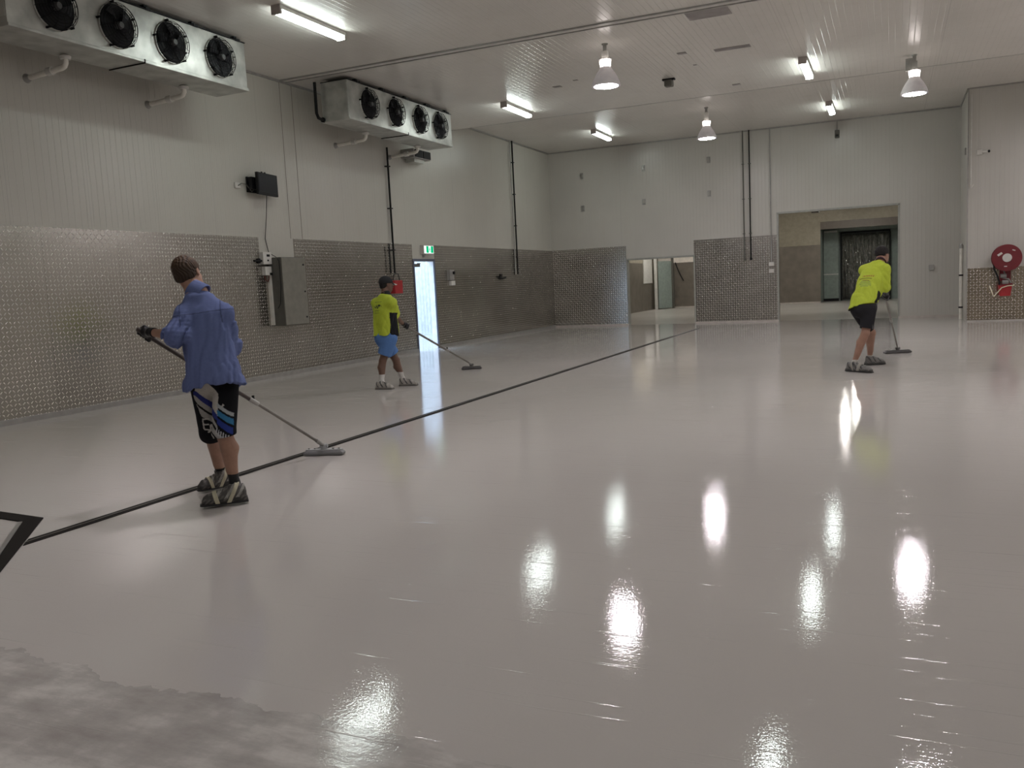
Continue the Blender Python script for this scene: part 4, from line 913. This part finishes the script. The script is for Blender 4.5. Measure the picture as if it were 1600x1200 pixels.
    if shirt.get('collar'):
        cn = N_(H.at(0, -.035, -.085)-nb)
        def colf(p):
            q = p-nb; h = q@cn; r_ = np.linalg.norm(q-h[:, None]*cn, axis=1); ch_ = shirt.get('ch', .045); R_ = .066*k; d = np.abs(r_-R_-.14*(ch_-h))-.0045; return smax(d, np.maximum(h-ch_, -.055-h), .004)
        lo, hi = bounds([nb], .16); co = sdf_mesh('collar', colf, lo, hi, .0035, shirt['mat'], None, lambda P: np.tile(np.array(shirt['collar']), (len(P), 1))); co.parent = so; co.data.transform(Matrix.Translation(-Vector(t.location)))
    # shorts ----------------------------------------------
    wst = pel + N_(nb-pel)*.16
    def shorts_f(p):
        d = loft(p, pel - U*.10, wst, tw, [(0, 0, 0, shorts['w']*.7, shorts['d']*.7), (.45, 0, 0, shorts['w']*.95, shorts['d']*.95), (.6, 0, 0, shorts['w'], shorts['d']), (1, 0, 0, shorts['w']*.92, shorts['d']*.92)])[0]
        d = smin(d, ell(p, pel - tw*.025 + U*.01, np.array([np.cross(tw, U), tw, U]), (shorts['w']*.92, shorts['d']*.95, .13)), .03)
        for s in 'LR':
            hp, kn, an = J['hip'+s], J['kn'+s], J['an'+s]; ln = shorts['len']; e_ = hp + (kn-hp)*min(ln, 1)
            pts = [hp, e_] + ([kn + (an-kn)*(ln-1)] if ln > 1 else []); r0, r1 = shorts['r']; rs = [r0, r1] + ([r1] if ln > 1 else [])
            e = limb(p, pts, rs, .02) + folds(p, shorts['seed'], .007, 30, (1, 1, .3)); n_ = N_(pts[-1]-pts[-2]); e = smax(e, (p-pts[-1])@n_, .006)
            d = smin(d, e, .03); d = smax(d, -np.maximum(capsule(p, pts[-1]-n_*.06, pts[-1]+n_*.1, rs[-1]-.014, rs[-1]-.012), -(p-(pts[-1]-n_*.05))@n_), .004)
        return d
    lo, hi = bounds([J['hipL'], J['hipR'], J['knL'], J['knR'], wst, pel] + [J['kn'+s] + (J['an'+s]-J['kn'+s])*.3 for s in 'LR'], .16)
    sdf_mesh('shorts', shorts_f, lo, hi, vox*.85, shorts['mat'], t, shorts['col'])
    for s in 'LR':
        build_shoe(t, J['heel'+s], J['toe'+s], J['an'+s], shoes['base'], shoes['accent'], shoes.get('strap'+s, False), shoes.get('plate', 0), k=shoes.get('k', 1.))
        if gloves.get(s):
            gl = gloves[s]; cuff = J['wr'+s] + N_(J['el'+s]-J['wr'+s])*gl[1]; hf, bp = HF[s]
            def gf(p, hf=hf, s=s, cuff=cuff, gl=gl):
                d = hf(p) - .0025; d = smin(d, capsule(p, J['wr'+s], cuff, .033*k, gl[2]), .012); return smax(d, (p-cuff)@N_(cuff-J['wr'+s]), .004)
            lo, hi = bounds(bp + [cuff], .06); sdf_mesh('glove', gf, lo, hi, .0032, M_glove, t, lambda P, gl=gl: np.tile(np.array(gl[0]), (len(P), 1)))
    return t, so, H

def loftxy(P, a, b, tw, st):
    _, t, x, y = loft(P, a, b, tw, st); return t, x, y
def hdist(p): return float(p@FH)
U_ = A_(0, 0, 1)
# ---------------- worker in the blue shirt
tw = turn(FH, -10); lat = np.cross(tw, U_)
J = {'tfw': tw}
J['heelR'], J['toeR'] = fl(388, 785), fl(316, 794); J['heelL'], J['toeL'] = fl(366, 760), fl(311, 770)
hR, hL = hdist(J['heelR']), hdist(J['heelL'])
pel = wd(334, 588, 5.99); shc = wd(319, 492, 6.03)
J['hipR'], J['hipL'] = pel + lat*.085, pel - lat*.085
J['shR'], J['shL'] = shc + lat*.125, shc - lat*.125
J['knR'], J['knL'] = wd(350, 676, 5.88), wd(330, 676, 6.10)
J['anR'], J['anL'] = wd(367, 755, hR+.03), wd(346, 742, hL+.02)
for s in 'LR': J['leg_fw'+s] = N_(A_(*(J['toe'+s]-J['heel'+s])[:2], 0))
J['neck'] = wd(307, 455, 6.09)
J['elL'], J['wrL'] = wd(276, 525, 5.87), wd(235, 519, 6.03)
P0 = wd(217, 516, 6.09); P1 = fl(507, 711) + U_*.09
ax1 = N_(P1-P0); J['gripL'] = P0 + ax1*.045; J['gripR'] = P0 + ax1*.66
J['elR'] = wd(360, 536, 6.12); J['wrR'] = J['gripR'] + N_(J['elR']-J['gripR'])*.07 + U_*.03
J['gaxL'] = -ax1*-1; J['gaxR'] = ax1; J['palmL'] = U_*.6 - FH*.8 - RH*.1; J['palmR'] = U_*.3 - FH*.3 + RH*.9
BL = (.15, .19, .375)
a, b = wd(337, 607, 5.97), wd(313, 463, 6.07)
stt = [(0, .0, -.01, .212, .18), (.2, .0, -.01, .192, .168), (.4, .0, -.005, .174, .155), (.6, .0, -.01, .166, .145), (.78, 0, -.005, .150, .125), (.9, 0, 0, .120, .10), (1, 0, 0, .080, .072)]
def col1(P):
    t, x, y = loftxy(P, a, b, tw, stt); c = np.tile(np.array(BL), (len(P), 1)); back = y < 0
    s = back & ((np.abs(t-.79-.05*np.abs(x)) < .006) | ((np.abs(np.abs(x)-.135) < .004) & (t > .66))); c[s] = np.array(BL)*.55; return c
ctr1 = wd(334, 640, 5.97)
def g1(zx, zy):      # sheet coordinates of the printed pattern: metres right of / above the shorts centre
    return ((280 + zx/4.8 - 334)/223., -(560 + zy/4.8 - 640)/223.)
polys1 = [((.55, .52, .46), [(150, 230), (185, 150), (262, 150), (335, 260), (333, 410), (322, 420), (250, 330), (165, 235)]),
          ((.035, .045, .20), [(135, 232), (165, 235), (330, 408), (330, 448), (300, 430), (130, 262)]), ((.40, .39, .36), [(130, 262), (150, 270), (300, 440), (332, 490), (332, 520), (300, 500), (150, 330), (133, 300)]),
          ((.38, .37, .345), [(140, 330), (175, 370), (330, 530), (405, 620), (370, 632), (300, 545), (200, 460), (160, 430)]),
          ((.008, .008, .009), [(140, 322), (160, 340), (340, 520), (330, 530), (150, 352)]),
          ((.40, .42, .43), [(328, 320), (412, 405), (412, 432), (328, 350)]), ((.05, .20, .38), [(328, 366), (411, 448), (411, 492), (328, 408)]), ((.03, .05, .24), [(328, 425), (410, 510), (410, 560), (328, 470)]),
          ((.50, .48, .44), [(360, 330), (372, 340), (350, 360)])]
for k in range(7): polys1.append(((.5, .5, .52), [(328+k*12, 500+k*12), (334+k*12, 500+k*12), (330+k*12, 545+k*12), (322+k*12, 545+k*12)]))
def stroke(pts, w):
    o = []
    for (x1, y1), (x2, y2) in zip(pts[:-1], pts[1:]):
        L = math.hypot(x2-x1, y2-y1); nx, ny = -(y2-y1)/L*w, (x2-x1)/L*w; o.append([(x1+nx, y1+ny), (x2+nx, y2+ny), (x2-nx, y2-ny), (x1-nx, y1-ny)])
    return o
for pl in ([(215, 455), (165, 455), (160, 535), (205, 545)], [(165, 497), (205, 500)], [(215, 500), (205, 555), (185, 560)], [(225, 500), (298, 570), (285, 605), (238, 560), (262, 620)], [(225, 500), (218, 590)]):
    for q in stroke(pl, 5.5): polys1.append(((.52, .5, .46), q))
polys1 = [(c, [g1(q[0] if q[0] < 328 else 328+(q[0]-328)*1.3, q[1]) for q in p]) for c, p in polys1]
def colsh1(P):
    x = (P-ctr1)@RH; z = P[:, 2]-ctr1[2]; c = np.tile(np.array((.010, .010, .012)), (len(P), 1)); front = (P-ctr1)@FH > .06
    for cc, p in polys1: m_ = inpoly(x, z, p) & ~front; c[m_] = cc
    return c
head1 = (wd(293, 428, 6.15), turn(FH, 7), U_ - RH*.20 + FH*.18, 1.06)
build_person('person in a loose blue long-sleeved shirt and black patterned board shorts pushing a squeegee', J, head1, (.40, .23, .16),
    dict(a=a, b=b, st=stt, seed=3, fold=.040, sleeveL=1.32, sleeveR=1.4, sr=(.080, .088, .064), mat=M_cloth, col=col1, collar=BL, ff=48,
         hem=lambda t, x, y: -.01 + .045*np.clip(1-((x+.03)/.035)**2, 0, 1)*(y < 0)),
    dict(w=.138, d=.12, len=1.06, r=(.092, .080), seed=9, mat=M_cloth, col=colsh1),
    dict(sock=(.012, .012, .013), sock_h=.07, base=(.085, .08, .075), accent=(.35, .34, .31), strapL=1, strapR=1, plate=.028, k=1.12),
    dict(L=((.012, .011, .013), .05, .036), R=((.012, .011, .013), .05, .036)),
    dict(hair_col=(.045, .028, .017), hair_lit_col=(.20, .10, .04), hair_low=-.075), vox=.0055)  # ginger tint on top is lamp light painted into the hair colour
squeegee(P0 + ax1*.0, P1, RH - FH*.12, .37, 'grey-headed long squeegee held by the person in the blue shirt', 'squeegees', mat('dark_brown_handle', (.055, .04, .034), .4), mat('worn_aluminium', (.20, .185, .165), .45, .5), .565)

# ---------------- worker with the cap
tw2 = turn(FH, 42); lat2 = np.cross(tw2, U_); J = {'tfw': tw2}
J['heelL'], J['toeL'] = fl(624, 603), fl(653, 602); J['heelR'], J['toeR'] = fl(588, 608), fl(615, 608)
pel = wd(603, 529, 12.70); shc = wd(600, 474, 12.72)
J['hipR'], J['hipL'] = pel + lat2*.085, pel - lat2*.085; J['shR'], J['shL'] = shc + lat2*.165, shc - lat2*.165
J['knR'], J['knL'] = wd(598, 564, 12.66), wd(619, 563, 12.86)
J['anR'], J['anL'] = wd(596.5, 596, hdist(J['heelR'])+.03), wd(629, 591, hdist(J['heelL'])+.03)
for s in 'LR': J['leg_fw'+s] = N_(A_(*(J['toe'+s]-J['heel'+s])[:2], 0))
J['neck'] = wd(602, 459, 12.76)
J['elR'], J['wrR'] = wd(619, 497, 12.86), wd(630, 506, 13.07); gR = wd(634, 510, 13.15)
P1 = fl(737, 577) + U_*.09; ax2 = N_(P1-gR); J['gripR'] = gR; J['gripL'] = gR - ax2*.27; P0 = gR - ax2*.36
J['elL'] = wd(594, 498, 13.02); J['wrL'] = J['gripL'] + N_(J['elL']-J['gripL'])*.07 + U_*.02
J['gaxR'] = ax2; J['gaxL'] = ax2; J['palmR'] = -FH*.5 + U_*.5 + RH*-.3; J['palmL'] = FH*.6 - RH*.4 + U_*.4
a2, b2 = wd(603, 525, 12.70), wd(601, 461, 12.74)
st2 = [(0, 0, 0, .195, .165), (.3, 0, 0, .19, .16), (.6, 0, 0, .185, .145), (.8, 0, 0, .172, .125), (.9, 0, 0, .15, .10), (1, 0, 0, .085, .075)]
LIME = (.50, .60, .055)
def tee_col(a_, b_, tw_, st_, kind, tt=.56):
    def f(P):
        t, x, y = loftxy(P, a_, b_, tw_, st_); c = np.tile(np.array(LIME), (len(P), 1))
        c[(np.abs(x) > .160) & (t < tt) & (y > -.06) & (y < .1)] = (.012, .012, .014)
        bk = y < -.03; L = np.linalg.norm(b_-a_); v = t*L
        if kind == 1:
            x0 = -.02; u = x-x0
            c[bk & (np.abs(v-.50) < .005) & (np.abs(u) < .075) & (np.sin(u*420) > -.5)] = (.06, .08, .03)
            for poly in ([(-.055, .425), (-.02, .455), (.0, .44), (-.035, .405)], [(-.01, .415), (.035, .46), (.06, .445), (.015, .40)]):
                m_ = bk & inpoly(u, v, poly); inner = inpoly(u*1.0, v, [((px_-sum(q[0] for q in poly)/4)*.45+sum(q[0] for q in poly)/4, (py_-sum(q[1] for q in poly)/4)*.45+sum(q[1] for q in poly)/4) for px_, py_ in poly]); c[m_ & ~inner] = (.02, .03, .04)
            c[bk & (np.abs(v-.437-.02*np.sin(u*40)) < .004) & (np.abs(u) < .09)] = (.02, .03, .04)
            for vv, w_ in ((.375, .055), (.355, .045), (.335, .06)): c[bk & (np.abs(v-vv) < .005) & (np.abs(u-.0) < w_) & (np.sin(u*500+vv*900) > -.6)] = (.16, .19, .05)
        else:
            u = x+.01
            c[bk & (np.abs(v-.50-.15*u) < .014) & (np.abs(u-.01) < .075) & (np.sin(u*260) > -.3)] = (.36, .16, .05)
            c[bk & (np.abs(v-.46-.1*u) < .006) & (np.abs(u+.02) < .09)] = (.22, .20, .04)
            for vv, w_ in ((.415, .07), (.39, .08), (.365, .085), (.34, .06)): c[bk & (np.abs(v-vv) < .009) & (np.abs(u) < w_) & (np.sin(u*330+vv*900) > -.5)] = (.25, .33, .10)
            c[bk & (np.abs(v-.43) < .004) & (np.abs(u) < .05)] = (.25, .10, .04)
        return c
    return f
build_person('person in a yellow-green polo, blue shorts and dark cap pushing a squeegee near the doorway', J, (wd(603.5, 445, 12.80), turn(FH, 58), U_ + tw2*.12), (.17, .095, .065),
    dict(a=a2, b=b2, st=st2, ch=.02, seed=13, fold=.020, sleeveL=.8, sleeveR=.8, sr=(.083, .082, .07), mat=M_hi, col=tee_col(a2, b2, tw2, st2, 1), collar=(.018, .018, .02), ff=42, hem=lambda t, x, y: -.005*x),
    dict(w=.165, d=.145, len=.72, r=(.116, .108), seed=19, mat=M_cloth, col=lambda P: np.tile(np.array((.12, .24, .52)), (len(P), 1))),
    dict(sock=(.62, .60, .56), sock_h=.10, base=(.40, .375, .335), accent=(.08, .08, .08), k=1.15),
    dict(L=((.012, .012, .014), .03, .034), R=((.012, .012, .014), .03, .034)),
    dict(hair_col=(.012, .010, .009), cap=(.035, .035, .037)), vox=.006)
squeegee(P0, P1, RH + FH*.04, .36, 'dark squeegee held by the person in the cap', 'squeegees', MATS['worn_aluminium'], MATS['worn_aluminium'], .66, True)

# ---------------- bent worker at the right
tw3 = turn(FH, 46); lat3 = np.cross(tw3, U_); J = {'tfw': tw3}
J['heelR'], J['toeR'] = fl(1323, 580), fl(1362, 583); J['heelL'], J['toeL'] = fl(1352, 571), fl(1382, 569)
pel = wd(1349, 484, 12.02); shc = wd(1366, 422, 12.20)
J['hipR'], J['hipL'] = pel + lat3*.085, pel - lat3*.085; J['shR'], J['shL'] = shc + lat3*.135, shc - lat3*.135
J['knR'], J['knL'] = wd(1352, 521, 11.92), wd(1362, 520, 12.28)
J['anR'], J['anL'] = wd(1334.5, 567, hdist(J['heelR'])+.06), wd(1359, 559, hdist(J['heelL'])+.03)
for s in 'LR': J['leg_fw'+s] = N_(A_(*(J['toe'+s]-J['heel'+s])[:2], 0))
J['neck'] = wd(1375, 409, 12.26)
J['elR'], J['wrR'] = wd(1382, 449, 12.10), wd(1383, 459, 12.33); gR = wd(1383.5, 464, 12.40)
P1 = fl(1402.5, 552) + U_*.09; ax3 = N_(P1-gR); J['gripR'] = gR; J['gripL'] = gR - ax3*.20; P0 = gR - ax3*.29
J['elL'] = wd(1376, 448, 12.50); J['wrL'] = J['gripL'] + N_(J['elL']-J['gripL'])*.075
J['gaxR'] = ax3; J['gaxL'] = ax3; J['palmR'] = -FH*.9 + U_*.3; J['palmL'] = RH*.3 + FH*.9
a3, b3 = wd(1345.5, 489, 12.0), wd(1372, 412, 12.24)
st3 = [(0, 0, -.0, .18, .15), (.3, 0, -.01, .18, .15), (.6, 0, -.02, .175, .15), (.8, 0, -.015, .16, .13), (.92, 0, 0, .15, .10), (1, 0, 0, .085, .075)]
build_person('person bending forward in a yellow-green shirt and black shorts, pushing a squeegee at the right', J, (wd(1378.5, 398.5, 12.36), turn(FH, 62), U_ + tw3*.42), (.36, .20, .14),
    dict(a=a3, b=b3, st=st3, ch=.02, seed=23, fold=.020, sleeveL=1.08, sleeveR=1.08, sr=(.088, .084, .07), mat=M_hi, col=tee_col(a3, b3, tw3, st3, 2, .42), collar=(.05, .02, .03), ff=42, hem=lambda t, x, y: np.clip(.12 + .62*x + .5*y, 0, .3)),
    dict(w=.155, d=.13, len=.80, r=(.100, .088), seed=29, mat=M_cloth, col=lambda P: np.where(((P-pel)@RH > .06)[:, None] & (np.sin(P@A_(11, 17, 9)) > .75)[:, None], np.array((.16, .15, .15)), np.array((.025, .024, .027)))),
    dict(sock=(.60, .56, .50), sock_h=.045, base=(.17, .165, .155), accent=(.03, .03, .03), strapR=2, plate=.022, k=1.12),
    dict(L=((.014, .014, .016), .22, .040), R=((.014, .014, .016), .22, .042)),
    dict(hair_col=(.012, .009, .009), hair_low=-.055, hair_grow=.016), vox=.006)
squeegee(P0, P1, RH + FH*.03, .45, 'grey wide squeegee held by the bending person', 'squeegees', MATS['worn_aluminium'], MATS['worn_aluminium'], .5, True)
